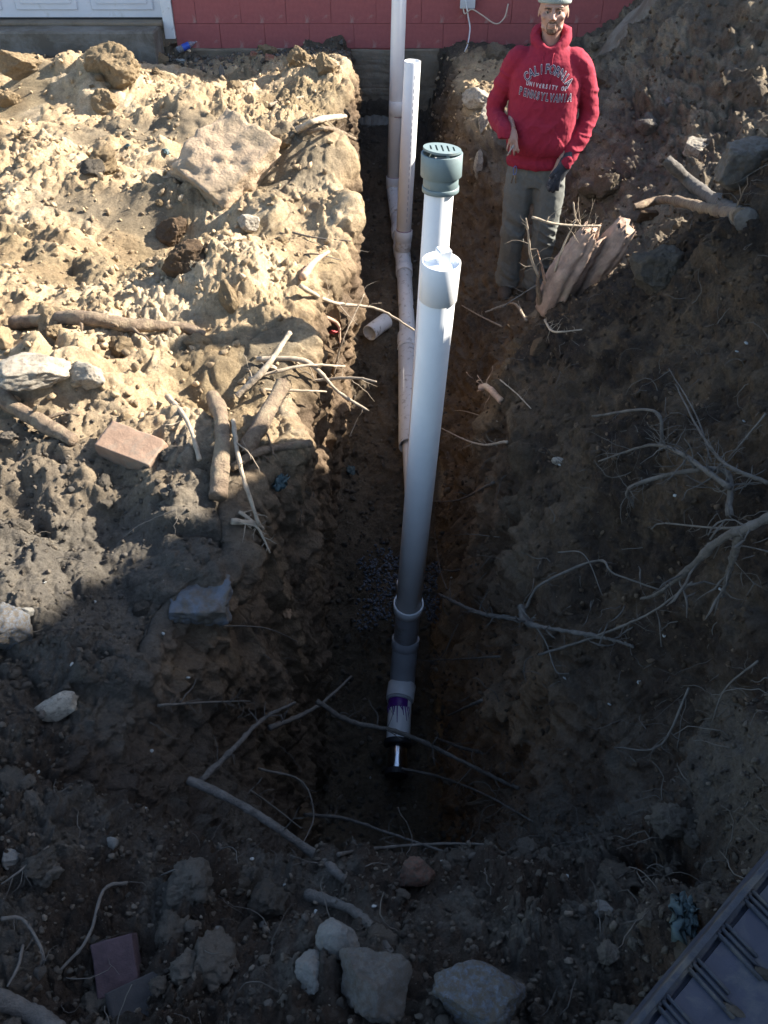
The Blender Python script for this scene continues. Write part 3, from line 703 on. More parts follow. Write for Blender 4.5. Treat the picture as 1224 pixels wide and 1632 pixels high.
# ------------------------------------------------------------------ roots, branches, twigs
def pt(q):
    if len(q) == 3: return S_(q[0], q[1], q[2])
    a_ = PY(q[0], q[1], q[3]); h_ = S_(q[0], q[1]); d_ = ray(q[0], q[1]).normalized()
    if (h_-CAM).length < (a_-CAM).length + .03: a_ = h_ - d_*.035
    return a_
def branch(name, label, cat, pts, r0, r1, mat, twigs=0, seed=0, wob=.5, tw_len=.12, group=None, n=None, sides=8, knobs=True, pts_world=None, stub=False):
    rd = random.Random(seed*7+3); W = pts_world or [pt(q) for q in pts]
    L = sum((W[i+1]-W[i]).length for i in range(len(W)-1)); n = n or (max(30, min(110, int(L/.006))) if r0 > .010 else max(10, min(60, int(L/.018))))
    C_ = spline(W, n); rr = []
    for i in range(n+1):
        t = i/n; C_[i] = C_[i] + Vector((rd.gauss(0,1), rd.gauss(0,1), rd.gauss(0,1)))*wob*(.25 if r0 < .011 else 0)*(r0+r1)*.5
        k = 1 + (.22*rd.random() if knobs and r0 < .011 and rd.random() < .35 else 0)
        rr.append((r0*(1-t)+r1*t)*k*(1+(rd.uniform(-.08,.08) if r0 < .011 else 0)))
    bm = bmesh.new(); sweep(bm, C_, rr, sides, True, 1.0, .10 if r0 < .011 else .03, rd)
    for k in range(int(twigs*1.8)):
        t = rd.uniform(.12, .97); i = int(t*n); base = C_[i]; tang = (C_[min(n, i+1)]-C_[max(0, i-1)]).normalized()
        side = Vector((rd.gauss(0,1), rd.gauss(0,1), rd.gauss(0,1)+.2)); side = (side - tang*side.dot(tang)).normalized()
        dr = (tang*rd.uniform(.1,.9) + side).normalized(); ln = tw_len*rd.uniform(.25, 1.1); q = [base]; p_ = base.copy()
        m_ = 6
        for j in range(m_):
            dr = (dr + Vector((rd.gauss(0,.25), rd.gauss(0,.25), rd.gauss(0,.25)))).normalized(); p_ = p_ + dr*ln/m_; q.append(p_.copy())
        tr = min(rr[i]*.42, .0036)*rd.uniform(.4,1); sweep(bm, q, [tr*(1-.7*j/m_) for j in range(m_+1)], 5, True)
        if rd.random() < .6:
            d2 = (dr + Vector((rd.gauss(0,.9), rd.gauss(0,.9), rd.gauss(0,.9)))).normalized()
            a0 = q[3]; sweep(bm, [a0, a0+d2*ln*.25, a0+d2*ln*.45+Vector((0,0,rd.uniform(-.01,.01)))], [tr*.6, tr*.4, tr*.2], 4, True)
    if r0 > .010:
        bm.normal_update(); a_ = np.array([v.co[:] for v in bm.verts], np.float32); nn = np.array([v.normal[:] for v in bm.verts], np.float32); sc_ = .35/max(r0, r1)
        k_ = (fbm(a_*sc_*.28+seed, 3)*.5 + (billow(a_*sc_*1.6+seed, 3)-.3)*.35)*min(r0, .03)
        for v, e_ in zip(bm.verts, a_ + nn*k_[:, None]): v.co = Vector(e_.tolist())
    o = link(name, bm_mesh(name, bm, True), None, M[mat]); return tag(o, label, cat, group)
BR = [
 # lit left bank
 ('log','thick pale root lying level across the lit left bank','root',[(20,525,.03),(120,522,.05),(210,527,.05),(290,532,.03),(325,536,.0)],.028,.020,'bark',3,),
 ('log','bark covered log coming in from the left edge beside the paver block','log',[(-20,625,.04),(40,662,.04),(118,708,.02)],.030,.022,'bark',2,),
 ('log','upright weathered log end standing in the hollow of the left bank','log',[(343,640,.05),(352,690,.07),(340,790,.05)],.022,.027,'bark',1,),
 ('log','dark log leaning out of the hollow toward the trench','log',[(385,720,.02),(415,690,.07),(455,662,.12)],.026,.034,'bark',1,),
 ('root','curved pale root ending in a blunt hook at the trench edge','root',[(370,745,.03),(410,722,.04),(440,700,.06),(478,716,.08)],.013,.014,'bark',2,),
 ('stick','straight pale stick pointing down to the upright log','stick',[(262,636,.03),(285,675,.05),(318,738,.03)],.011,.007,'twig',1,),
 ('stick','thin stick crossing over the upright log and down the bank','stick',[(362,690,.10),(380,770,.08),(405,830,.05)],.008,.006,'twig',3,),
 ('stick','pale broken stick propped behind the fan of twigs','stick',[(385,638,.03),(420,605,.06),(458,570,.10)],.012,.009,'twig',1,),
 ('root','long pale root reaching from the bank over the trench to the grey pipe','root',[(470,462,.06),(530,482,.0,3.75),(600,492,.0,3.72),(660,526,.0,3.6)],.010,.004,'twig',3,),
 ('root','forked pale root with a down pointing tip over the trench','root',[(410,575,.02),(480,590,.05),(540,625,.0,3.0),(588,655,.0,2.95)],.011,.004,'twig',2,),
 ('root','pale root reaching farthest right of the fan over the trench','root',[(430,590,.03),(500,595,.06),(560,602,.0,3.05),(600,608,.0,3.0)],.009,.0035,'twig',3,),
 ('root','short pale root with an upturned tip in the fan of roots','root',[(405,610,.03),(470,598,.06),(550,584,.0,3.1)],.008,.004,'twig',2,),
 ('root','thin lower root of the fan ending over the trench','root',[(415,628,.02),(470,628,.05),(520,624,.0,2.95)],.006,.003,'twig',1,),
 ('stick','pale broken stick poking from the back corner over the trench','stick',[(472,212,.02),(505,200,.04),(537,182,.06)],.020,.014,'twig',1,),
 ('root','orange brown root end in the wall below the pale stick at the back corner','root',[(490,214,.02),(525,214,.04),(562,218,.05)],.016,.010,'bark',2,),
 ('stick','thin brown stick lying on the lit ground near the back corner','stick',[(430,172,.02),(485,158,.02)],.016,.012,'twig',0,),
 ('root','thin dark root curling out of the grey bulge at the trench edge','root',[(470,375,.02),(510,385,.03),(560,384,.0,4.45)],.007,.004,'darktwig',2,),
 ('root','thin root hanging under the bulge beside the red scrap','root',[(468,400,.02),(500,412,.03),(545,415,.0,4.1)],.006,.003,'darktwig',2,),
 ('wood_splinter','split reddish wood splinter stuck in the trench edge','wood',[(475,447,.03),(497,432,.05),(515,420,.06)],.018,.007,'splinter',1,),
 ('wood_splinter','narrow pointed wood splinter hanging at the trench edge','wood',[(520,500,.03),(530,520,.04),(535,545,.05)],.012,.003,'splinter',0,),
 ('twig','bristly curved twig standing at the trench edge above the offcut pipe','twig',[(530,590,.03),(535,540,.08),(553,488,.12)],.005,.002,'twig',10,),
 ('twig','tangle of fine roots hanging off the bank below the logs','twig',[(380,815,.02),(400,835,.04),(412,870,.05)],.006,.003,'twig',9,),
 ('stick','pale short stick pointing out of the bank above the tangle','stick',[(366,836,.02),(395,832,.03),(424,833,.04)],.010,.006,'twig',2,),
 ('twig','thin twig lying on the shaded bank by the trench','twig',[(352,990,.02),(415,1005,.03),(480,1040,.04)],.004,.002,'darktwig',3,),
 ('twig','bushy fine twig in the shaded bank above the big branch','twig',[(245,1130,.02),(320,1105,.05),(388,1097,.08)],.006,.003,'darktwig',12,),
 ('twig','fine dry stalk leaning on the far left shaded rubble','twig',[(200,860,.01),(235,840,.03),(285,815,.05)],.003,.002,'darktwig',1,),
 # branches over the pit
 ('branch','long straight branch slanting down to the pit rim at bottom left','branch',[(300,1243,.0,1.42),(370,1275,.0,1.36),(440,1318,.0,1.29),(500,1362,.0,1.22),(550,1402,.0,1.15)],.017,.021,'bigbranch',3,),
 ('branch','grey branch rising to the right from the left side of the pit','branch',[(320,1245,.0,1.47),(375,1190,.0,1.60),(420,1145,.0,1.78),(470,1120,.0,1.92)],.013,.008,'bigbranch',3,),
 ('branch','dark branch behind the rising grey branch in the pit','branch',[(430,1160,.0,1.85),(480,1140,.0,2.0),(520,1115,.0,2.1),(560,1078,.0,2.25)],.013,.007,'darktwig',2,),
 ('branch','long knobbly branch crossing in front of the metal band and purple pipe','branch',[(505,1118,.0,2.02),(560,1150,.0,2.02),(640,1168,.0,2.02),(720,1205,.0,1.98),(800,1245,.0,1.92),(825,1256,.0,1.9)],.013,.010,'bigbranch',8,),
 ('branch','thin branch running from the metal band toward the right wall','branch',[(640,1225,.0,2.1),(700,1238,.0,2.05),(770,1265,.0,1.95),(850,1310,.0,1.8)],.008,.005,'bigbranch',5,),
 ('branch','slender branch lying low across the pit in front','branch',[(485,1298,.0,1.70),(550,1305,.0,1.62),(620,1328,.0,1.48),(715,1360,.0,1.28)],.009,.006,'bigbranch',7,),
 ('branch','dark thin branch beside the slender branch on the pit rim','branch',[(540,1362,.0,1.3),(600,1352,.0,1.34),(700,1345,.0,1.36),(785,1346,.0,1.33)],.008,.005,'darktwig',2,),
 ('twig','curved twig hanging inside the left of the pit','twig',[(412,1225,.0,1.75),(480,1245,.0,1.75),(500,1300,.0,1.6),(480,1350,.0,1.4)],.006,.003,'darktwig',5,),
 ('twig','thin twig looping beside the curved twig','twig',[(400,1260,.0,1.6),(435,1285,.0,1.6),(480,1320,.0,1.5)],.005,.003,'darktwig',5,),
 ('stick','dark bent stick lying over rubble at bottom left','stick',[(205,1402,.02),(150,1440,.04),(120,1500,.04),(90,1545,.02)],.006,.005,'darktwig',1,),
 ('stick','bristly grey stick at the left edge near the bottom','stick',[(-5,1462,.02),(30,1478,.03),(50,1520,.03),(60,1540,.01)],.006,.004,'darktwig',4,),
 ('stick','short straight grey stick below the bristly stick at the left edge','stick',[(35,1500,.02),(18,1545,.02),(2,1575,.02)],.005,.004,'darktwig',0,),
 ('stick','thin stick curving down the shaded left rubble','stick',[(72,1355,.02),(45,1375,.03),(0,1405,.02)],.005,.003,'darktwig',3,),
 ('twig','forked thin twig on the slope above the bottom rubble','twig',[(255,1398,.02),(290,1385,.04),(325,1405,.03),(342,1418,.01)],.003,.002,'darktwig',4,),
 ('log','end of a round grey log cutting the bottom left corner','log',[(-20,1598,.02),(40,1618,.03),(100,1650,.02)],.020,.022,'bigbranch',0,),
 ('root','arched root under the soil left of the pale stone','root',[(490,1425,-.008),(560,1450,-.002),(600,1490,.004),(625,1525,-.005)],.018,.015,'bigbranch',1,),
 # right wall and slope
 ('root','bare root sticking out of the right wall toward the tall pipe','root',[(790,770,.03),(740,785,.06),(690,815,.10)],.009,.004,'darktwig',6,),
 ('root','fine branching root reaching left to the tall pipe','root',[(815,705,.02),(760,710,.07),(695,682,.12)],.006,.002,'twig',9,),
 ('root','thin horizontal root in the right wall above the branching root','root',[(800,670,.02),(740,668,.06),(690,672,.08)],.003,.0015,'twig',4,),
 ('root','broken root stub with torn end in the right wall','root',[(800,640,.0),(790,620,.04),(778,613,.07)],.014,.017,'splinter',4,),
 ('root','fine root sweeping down the right wall below the stub','root',[(800,610,.02),(830,640,.04),(850,665,.04)],.003,.002,'twig',2,),
 ('root','pale root poking left from the wall below the stump','root',[(800,525,.02),(770,515,.05),(738,506,.10)],.006,.003,'twig',4,),
 ('root','bent pale root over the wall edge at the foot of the stump','root',[(842,512,.03),(815,498,.06),(775,498,.09)],.009,.006,'twig',1,),
 ('root','spidery pale root lying on the slope right under the stump','root',[(865,520,.03),(895,525,.05),(932,532,.02)],.005,.003,'twig',8,),
 ('root','fine root brushing the wall left of the stump foot','root',[(800,555,.02),(760,570,.05),(720,575,.09)],.003,.0015,'darktwig',5,),
 ('root','crooked root stump hanging in the lower right wall','root',[(760,900,.0),(730,905,.03),(717,918,.05)],.010,.007,'darktwig',2,),
 ('root','curving hair root at the top of the lower right wall','root',[(800,850,.02),(760,846,.05),(728,868,.08)],.003,.002,'darktwig',3,),
 ('root','long thin root rising along the right wall beside the pipe','root',[(735,965,.05),(712,920,.07),(692,862,.10)],.005,.002,'darktwig',3,),
 ('root','thick broken root pointing left out of the right wall','root',[(835,985,.03),(780,975,.08),(737,963,.13)],.012,.010,'bigbranch',5,),
 ('root','brushy root cluster hanging in the right wall beside the pipe elbow','root',[(800,1035,.03),(755,1030,.08),(715,1018,.13)],.006,.003,'darktwig',14,),
 ('root','thin root bending down toward the purple primer','root',[(740,985,.06),(720,1025,.10),(685,1065,.14)],.004,.002,'darktwig',6,),
 ('root','curved pale root low in the right wall','root',[(775,1120,.02),(745,1122,.04),(725,1135,.06)],.009,.006,'darktwig',0,),
 ('root','short thick root stub low in the right wall above the crossing branch','root',[(770,1200,.0),(745,1185,.04),(715,1168,.07)],.012,.007,'bigbranch',2,),
 ('branch','long grey branch lying on the dark right slope','branch',[(838,958,.06),(880,978,.08),(950,1020,.07),(1015,1040,.03)],.014,.008,'bigbranch',6,),
 ('branch','arched thin branch rising from the end of the long grey branch','branch',[(865,962,.07),(905,928,.10),(960,918,.11),(1010,918,.10),(1045,940,.06)],.006,.004,'bigbranch',5,),
 ('branch','thin dark twig drooping below the long grey branch','branch',[(857,970,.07),(880,1035,.06),(905,1065,.05),(908,1080,.02)],.004,.003,'darktwig',6,),
 ('branch','long fine branch running up right across the dark slope','branch',[(870,1050,.03),(950,1020,.07),(1040,985,.08),(1110,950,.06)],.006,.004,'darktwig',10,),
 ('branch','short straight twig above the arched branch','branch',[(893,895,.04),(935,905,.05),(968,948,.03)],.003,.002,'darktwig',2,),
 ('root','thick forked root coming down from the right edge','root',[(1245,815,.0,1.46),(1190,842,.0,1.48),(1145,862,.0,1.52),(1100,905,.0,1.58),(1050,945,.0,1.66),(1020,955,.0,1.72)],.022,.007,'bigbranch',5,),
 ('root','secondary root hanging below the thick forked root','root',[(1180,848,.0,1.49),(1165,900,.0,1.52),(1150,950,.0,1.56)],.014,.007,'bigbranch',5,),
 ('branch','brushwood branch reaching left from the right edge','branch',[(1240,805,.12),(1150,778,.13),(1060,790,.11),(1020,805,.06)],.012,.006,'bigbranch',12,),
 ('branch','upper brushwood branch with feathery twigs at the right edge','branch',[(1240,790,.12),(1140,758,.14),(1040,748,.12),(965,752,.05)],.010,.004,'bigbranch',16,),
 ('branch','upright thorny branch rising above the brushwood','branch',[(1215,790,.10),(1180,745,.14),(1130,690,.14),(1090,645,.10)],.008,.003,'bigbranch',14,),
 ('branch','thin upright twig left of the thorny branch','branch',[(1135,760,.06),(1110,700,.12),(1075,640,.12)],.004,.002,'bigbranch',5,),
 ('stick','straight grey stick leaning on the slope above the brushwood','stick',[(1052,720,.02),(1030,690,.08),(1004,650,.13)],.008,.006,'bigbranch',2,),
 ('branch','low thin branch under the brushwood by the right edge','branch',[(1240,870,.08),(1180,850,.06),(1080,838,.05),(1040,835,.03)],.005,.003,'darktwig',8,),
 ('branch','wispy twig along the right edge above the roots','branch',[(1240,680,.05),(1190,700,.06),(1165,740,.05)],.004,.003,'darktwig',4,),
 ('branch','faint wispy branch low on the dark right slope','branch',[(1110,1100,.04),(1060,1190,.05),(980,1200,.05)],.005,.003,'darktwig',8,),
 ('root','fine roots hanging over the dark cavity on the right','root',[(1224,1060,.04),(1180,1110,.05),(1150,1160,.03)],.004,.002,'darktwig',6,),
 # right bank by the man
 ('log','weathered grey log resting on the right bank','log',[(1062,255,.0,4.75),(1110,298,.0,4.60),(1160,335,.0,4.45),(1190,352,.0,4.38)],.030,.034,'bigbranch',0,),
 ('log','root running under the weathered grey log','root',[(1010,330,.0,5.0),(1060,318,.0,5.0),(1125,332,.0,4.95),(1180,345,.0,4.9)],.022,.026,'bark',2,),
]
for i, b in enumerate(BR):
    nm, lab, cat, pts, r0, r1, mt, tw = b[:8]
    if mt in ('bigbranch','darktwig') and nm != 'log': r0 *= .74; r1 *= .6; tw = int(tw*1.5)
    branch(nm, lab, cat, pts, r0, r1, mt, tw, seed=i, sides=26 if r0 > .018 else (16 if r0 > .010 else 8), tw_len=.07 if max(r0,r1) < .007 else .14)

# hair roots all over the walls: nobody could count them
bm = bmesh.new(); rd = random.Random(3)
for q in np.concatenate([wpick((m_wr > .6) & (dy_ > 1.4) & (dy_ < 5.5), 240), wpick((m_wl > .6) & (dy_ > 1.3), 60), wpick(Sm, 130), wpick(Nm | Lg, 110), wpick((S>8.2)&(dy_<2.6), 90)]):
    p_ = Vector(xyz[q]); n_ = Vector(nrm[q].tolist()); 
    if n_.z < -.2: n_ = -n_
    d_ = (n_*.8 + Vector((rd.gauss(0,.6), rd.gauss(0,.6), rd.gauss(-.1,.5)))).normalized(); L = rd.uniform(.03,.16); pts = [p_]
    for j in range(7):
        d_ = (d_ + Vector((rd.gauss(0,.35), rd.gauss(0,.35), rd.gauss(-.12,.35)))).normalized(); p_ = p_ + d_*L/7; pts.append(p_)
    r_ = rd.uniform(.0007,.002); sweep(bm, pts, [r_*(1-.08*j) for j in range(8)], 4, False)
o = link('hair_roots', bm_mesh('hair_roots', bm, True), None, M['darktwig']); o['kind'] = 'stuff'; o['label'] = 'fine hair roots sticking out of the cut soil'

# ---- the split stump on the right lip
st = thing('tree_stump', 'split upturned stump on the right lip of the trench in front of the man', 'stump', S_(880, 478))
def stump_piece(name, pts, rads, mat, seed, squash=.55):
    rd = random.Random(seed); W = [p - st.location for p in pts]; n = 22; C_ = spline(W, n); bm = bmesh.new()
    rr = [np.interp(i/n, np.linspace(0, 1, len(rads)), rads) for i in range(n+1)]
    rings = sweep(bm, C_, rr, 44, True, squash, .02, rd)
    for k, ring in enumerate(rings):
        cen = sum((v.co for v in ring), Vector())/len(ring); am = 1 if max(rads) > .05 else .3
        for j, v in enumerate(ring):
            th = 2*math.pi*j/len(ring); g_ = .10*math.sin(3*th+seed+k*.05) + .05*math.sin(7*th+seed*2+k*.12) + .03*math.sin(11*th+k*.3) + rd.uniform(-.05,.05)
            v.co = cen + (v.co-cen)*(1+g_*am)
    for k, ring in enumerate(rings[-3:]):
        for v in ring: v.co += (C_[-1]-C_[-4]).normalized()*rd.uniform(-.035, .03)*(k+1)/3
    return link(name, bm_mesh(name, bm, True), st, M[mat])
sb = S_(880, 482)
yb = sb.y
stump_piece('trunk', [PY(872,492,yb), PY(898,440,yb), PY(928,395,yb+.02), PY(945,370,yb+.03)], [.12,.14,.12,.095], 'stumpwood', 1)
stump_piece('trunk', [PY(915,470,yb+.05), PY(945,425,yb+.03), PY(975,390,yb+.02), PY(996,362,yb+.02)], [.09,.11,.10,.075], 'stumpwood', 2, .6)
for k_, (qx, qy, hh_) in enumerate(((940,372,.06),(952,368,.05),(992,364,.06),(1002,368,.04),(930,380,.05))):
    stump_piece('splinter', [PY(qx-6,qy+22,yb+.0), PY(qx-2,qy+8,yb-.005), PY(qx+3,qy-4,yb-.005)], [.028,.022,.006], 'splinter', 20+k_, .5)
stump_piece('splinter', [PY(862,486,yb-.03), PY(857,452,yb-.05), PY(861,425,yb-.05)], [.03,.018,.006], 'bark', 3)
stump_piece('splinter', [PY(872,470,yb-.02), PY(866,435,yb-.03), PY(858,405,yb-.03)], [.02,.012,.004], 'splinter', 4)
stump_piece('splinter', [PY(884,432,yb-.06), PY(898,392,yb-.07), PY(912,362,yb-.07)], [.010,.008,.004], 'twig', 5)
branch('twig','bristly twig lying level across the stump in front of the trousers','twig',None,.006,.005,'twig',7,seed=77,pts_world=[PY(848,346,yb-.08),PY(880,356,yb-.08),PY(920,360,yb-.05),PY(957,360,yb-.02)])
branch('twig','thin twig rising behind the level twig on the stump','twig',None,.005,.003,'twig',3,seed=78,pts_world=[PY(926,362,yb+.02),PY(917,345,yb),PY(914,322,yb)])
branch('twig','crooked bare twig left of the stump in front of the leg','twig',None,.007,.003,'twig',5,seed=79,pts_world=[PY(858,440,yb-.1),PY(846,410,yb-.1),PY(842,370,yb-.1),PY(838,348,yb-.1)])
branch('twig','drooping dry twig at the foot of the stump','twig',None,.004,.003,'darktwig',4,seed=80,pts_world=[PY(855,455,yb-.1),PY(830,470,yb-.1),PY(800,490,yb-.12)])

# ------------------------------------------------------------------ pipes
def tube(name, A, B, r, wall, parent, mat, n=40, open_a=False, open_b=True):
    """straight pipe with a wall thickness; coordinates relative to its thing"""
    bm = bmesh.new(); d = (B-A); L = d.length; t = d.normalized(); u = t.orthogonal().normalized(); v = t.cross(u)
    prof = [(r-wall, .0), (r-.0015, 0), (r, .0015), (r, L-.0015), (r-.0015, L), (r-wall, L)]; rings = []
    for rr, s in prof:
        rings.append([bm.verts.new(A + t*s + (u*math.cos(2*math.pi*j/n)+v*math.sin(2*math.pi*j/n))*rr) for j in range(n)])
    rings.append(rings[0])
    for k in range(6):
        for j in range(n):
            f = bm.faces.new((rings[k][j], rings[k][(j+1)%n], rings[k+1][(j+1)%n], rings[k+1][j])); f.smooth = k in (2, 5)
    bmesh.ops.recalc_face_normals(bm, faces=bm.faces[:])
    return link(name, bm_mesh(name, bm), parent, mat)
def bend(name, pts, r, parent, mat, n=32):
    bm = bmesh.new(); C_ = spline(pts, 24); sweep(bm, C_, [r]*25, n, True); return link(name, bm_mesh(name, bm, False), parent, mat)
def on(A, B, t): return A + (B-A)*t
def sleeve(name, A, B, t0, t1, r, parent, mat, wall=.006): return tube(name, on(A,B,t0), on(A,B,t1), r, wall, parent, mat)
R4 = .0572
# front cleanout
o0 = PY(651, 965, 2.80)
fr = thing('cleanout_riser', 'tall white cleanout pipe nearest the camera with plugged top and purple primer at its foot', 'pipe', o0)
tp = PY(703.5, 416, 2.62) - o0; bt = Vector((0,0,0)); L_ = (tp-bt).length
tube('riser_pipe', bt, on(bt,tp,.985), R4, .006, fr, M['pvc'])
ad = sleeve('cleanout_adapter', bt, tp, 1-.135/L_, 1.0, .0622, fr, M['pvc'], .004)
ax = (tp-bt).normalized()
bm = bmesh.new(); sweep(bm, [tp-ax*.03, tp-ax*.016], [.0585,.0585], 40)
plug = link('cleanout_plug', bm_mesh('cleanout_plug', bm), fr, simple('pale_blue_white_pvc', (.70,.76,.82), .4, .04, 9, .05, .001))
hb = box_bm(-.021,.021,-.021,.021,-.02,.030,.004); hbo = link('plug_head', bm_mesh('plug_head', hb), plug, M['pvc']); hbo.location = tp + Vector((.008,.03,0)); hbo.rotation_euler = (R(5),R(-3),R(20))
bm = bmesh.new()
for k in range(3): sweep(bm, [tp-ax*(.006+.0045*k), tp-ax*(.008+.0045*k)], [.0588,.0588], 40, False)
link('thread', bm_mesh('thread', bm), ad, M['pvc'])
c1 = PY(648,1000,2.84)-o0; c2 = PY(646.5,1018,2.87)-o0; c3 = PY(641,1090,2.80)-o0; c4 = PY(636.5,1120,2.70)-o0; c5 = PY(634,1182,2.51)-o0; c6 = PY(632,1232,2.37)-o0
sleeve('hub', bt, c1, -.12, .16, .069, fr, M['pvc'], .007)
bend('stub_pipe', [bt, on(bt,c1,.6), c1, c2], .0572, fr, M['pvc_shaded'])
tube('hub_collar', c2 + (c2-c3)*.02, on(c2,c3,.18), .067, .008, fr, M['pvc_shaded'])
bend('sweep_elbow', [c2, on(c2,c3,.35), on(c2,c3,.75)+Vector((0,.012,0)), c3, c4], .0625, fr, M['pvc_shaded'])
tube('hub_collar', on(c3,c4,.05), on(c3,c4,.85), .069, .009, fr, M['pvc'])
tube('lower_pipe', on(c3,c4,.5), on(c4,c5,1.06), R4, .006, fr, M['pvc'])
pr = tube('primer_ring', on(c3,c4,.84), on(c4,c5,.20), R4+.0006, .004, fr, M['primer'])
dd = (c5-c4).normalized(); uu = Vector((1,0,0)); uu = (uu-dd*uu.dot(dd)).normalized(); vv = dd.cross(uu); 
if vv.z < 0: vv = -vv
for k, (a, ln) in enumerate(((-55,.02),(-35,.05),(-22,.035),(-10,.09),(2,.03),(15,.05),(28,.075),(40,.06),(52,.035),(-70,.03))):
    th0 = R(a); bm = bmesh.new(); st0 = on(c4,c5,.17); pts = []
    for j in range(7):
        th = th0 + R(6*math.sin(k*2.1)+ (14 if a > 0 else 3))*j/6; pts.append(st0 + dd*ln*j/6 + (uu*math.sin(th)+vv*math.cos(th))*(R4+.0003))
    sweep(bm, pts, [.0035*(1-.1*j) for j in range(7)], 6); link('primer_drip', bm_mesh('primer_drip', bm, True), fr, M['primer'])
bend('rubber_coupling', [on(c4,c5,.99), on(c4,c5,1.04), on(c4,c5,1.10)], .0665, fr, M['rubber'])
tube('steel_band', on(c4,c5,1.08), on(c4,c5,1.75), .050, .004, fr, M['steel'])
bend('rubber_coupling', [on(c4,c5,1.70), on(c4,c5,1.78), on(c4,c5,1.84)], .056, fr, M['rubber'])
# second riser with the grated cap
X3 = PY(699, 330, 3.42); base3 = Vector((X3.x-.078, 3.42, -1.66))
gr = thing('drain_riser', 'white drain pipe with a grey green slotted cap standing behind the tall front pipe', 'pipe', base3)
top3 = PY(703.5, 258, 3.42) - base3
tube('riser_pipe', Vector((0,0,0)), top3, R4, .006, gr, M['pvc'])
ct = PY(704.5, 243, 3.42) - base3; a3 = Vector((0,0,1))
zz = ct.z
tube('adapter_collar', Vector((ct.x,0,zz-.135)), Vector((ct.x,0,zz-.07)), .0685, .009, gr, M['cap_green'])
tube('adapter_collar', Vector((ct.x,0,zz-.145)), Vector((ct.x,0,zz-.125)), .072, .012, gr, M['cap_green'])
tube('cap_collar', Vector((ct.x,0,zz-.085)), Vector((ct.x,0,zz)), .0795, .008, gr, M['cap_green'])
def curve2d(name, polys, ext, parent, mat, bev=0):
    cu = bpy.data.curves.new(name, 'CURVE'); cu.dimensions = '2D'; cu.fill_mode = 'BOTH'; cu.extrude = ext; cu.bevel_depth = bev
    for poly in polys:
        s_ = cu.splines.new('POLY'); s_.points.add(len(poly)-1); s_.use_cyclic_u = True
        for q, (x, y) in zip(s_.points, poly): q.co = (x, y, 0, 1)
    o = bpy.data.objects.new(name, cu); COL.objects.link(o); dg = bpy.context.evaluated_depsgraph_get()
    me = bpy.data.meshes.new_from_object(o.evaluated_get(dg)); bpy.data.objects.remove(o); me.materials.clear()
    return link(name, me, parent, mat)
circ = [(.0725*math.cos(2*math.pi*k/48), .0725*math.sin(2*math.pi*k/48)) for k in range(48)]
slots = [[(x-.0035,-h),(x+.0035,-h),(x+.0035,h),(x-.0035,h)][::-1] for x, h in ((-.044,.026),(-.022,.036),(0,.040),(.022,.036),(.044,.026))]
g = curve2d('grate', [circ]+slots, .004, gr, M['cap_green']); g.location = (ct.x, 0, zz+.012); g.rotation_euler = (R(-2), R(5), R(3))
bm = bmesh.new(); sweep(bm, [Vector((ct.x,0,zz-.05)), Vector((ct.x,0,zz-.04))], [.070,.070], 32); link('throat_shade', bm_mesh('throat_shade', bm), gr, M['hole_shade'])  # black disc stands in for the shade inside the pipe
for a in (40, 160, 285):
    bm = box_bm(.060,.070,-.006,.006,-.018,.0,.002); t_ = link('grate_tab', bm_mesh('grate_tab', bm), g, M['cap_green']); t_.rotation_euler = (0,0,R(a)); t_.location=(0,0,-.005)
tube('foot_collar', Vector((0,0,.0)), Vector((0,0,.09)), .068, .009, gr, M['pvc_muddy'])
# the run behind, with its two risers
A = PZ(653,712,-1.42); B = PZ(650,545,-1.30); C1 = PZ(644,430,-1.16); D = PZ(633,345,-1.07); E = PY(627,300,7.72)
rn = thing('drain_line', 'muddy white drain line along the trench floor with two tall white risers at the back', 'pipe', B)
A, C1, D, E = A-B, C1-B, D-B, E-B; O = Vector((0,0,0)); top1 = PY(640.5,-150,7.72)-B
tube('wide_sleeve', A+Vector((0,0,0)), on(O,A,.0), .070, .005, rn, M['pvc_muddy'])
tube('sleeve_hub', on(O,A,-.06), on(O,A,.10), .077, .012, rn, M['pvc_muddy'])
tube('inner_pipe', on(O,A,.9), on(O,A,1.6)+Vector((.02,0,-.03)), R4*.85, .006, rn, M['pvc'])
tube('run_pipe', O, C1, R4, .006, rn, M['pvc_muddy'])
sleeve('coupling', O, C1, .93, 1.06, .066, rn, M['pvc_muddy'])
sleeve('coupling', C1, D, .28, .42, .066, rn, M['pvc_muddy'])
tube('run_pipe', C1, D, R4, .006, rn, M['pvc_muddy'])
sleeve('coupling', C1, D, .62, .75, .066, rn, M['pvc'])
bend('sweep_elbow', [D, on(D,E,.5)+Vector((0,.02,-.01)), E, on(E,top1,.03)], .0610, rn, M['pvc_muddy'])
tube('riser_pipe', E, top1, R4, .006, rn, M['pvc'])
sleeve('coupling', E, top1, .0, .05, .066, rn, M['pvc'])
c_lo = PY(632,183,7.72)-B; c_hi = PY(633,160,7.72)-B
tube('coupling', c_lo, c_hi, .067, .008, rn, M['pvc'])
for q in (c_lo, on(E,top1,.0), on(E,top1,.052)):
    tube('primer_ring', q-Vector((0,0,.008)), q-Vector((0,0,.0)), R4+.002, .004, rn, M['primer_thin'])
r2b = PY(643,378,6.62)-B; r2t = PY(657.5,97,6.62)-B
rp = tube('riser_pipe', r2b, r2t, R4, .005, rn, M['pvc'])
bm = bmesh.new()
for k in range(24):   # faint printed line down the pipe
    q = on(r2b, r2t, .12+.035*k); q = q + Vector((.017,-R4+.0022,0)); bm2 = box_bm(q.x-.0022,q.x+.0022,q.y-.0006,q.y+.0004,q.z-.013,q.z+.013,0,bm)
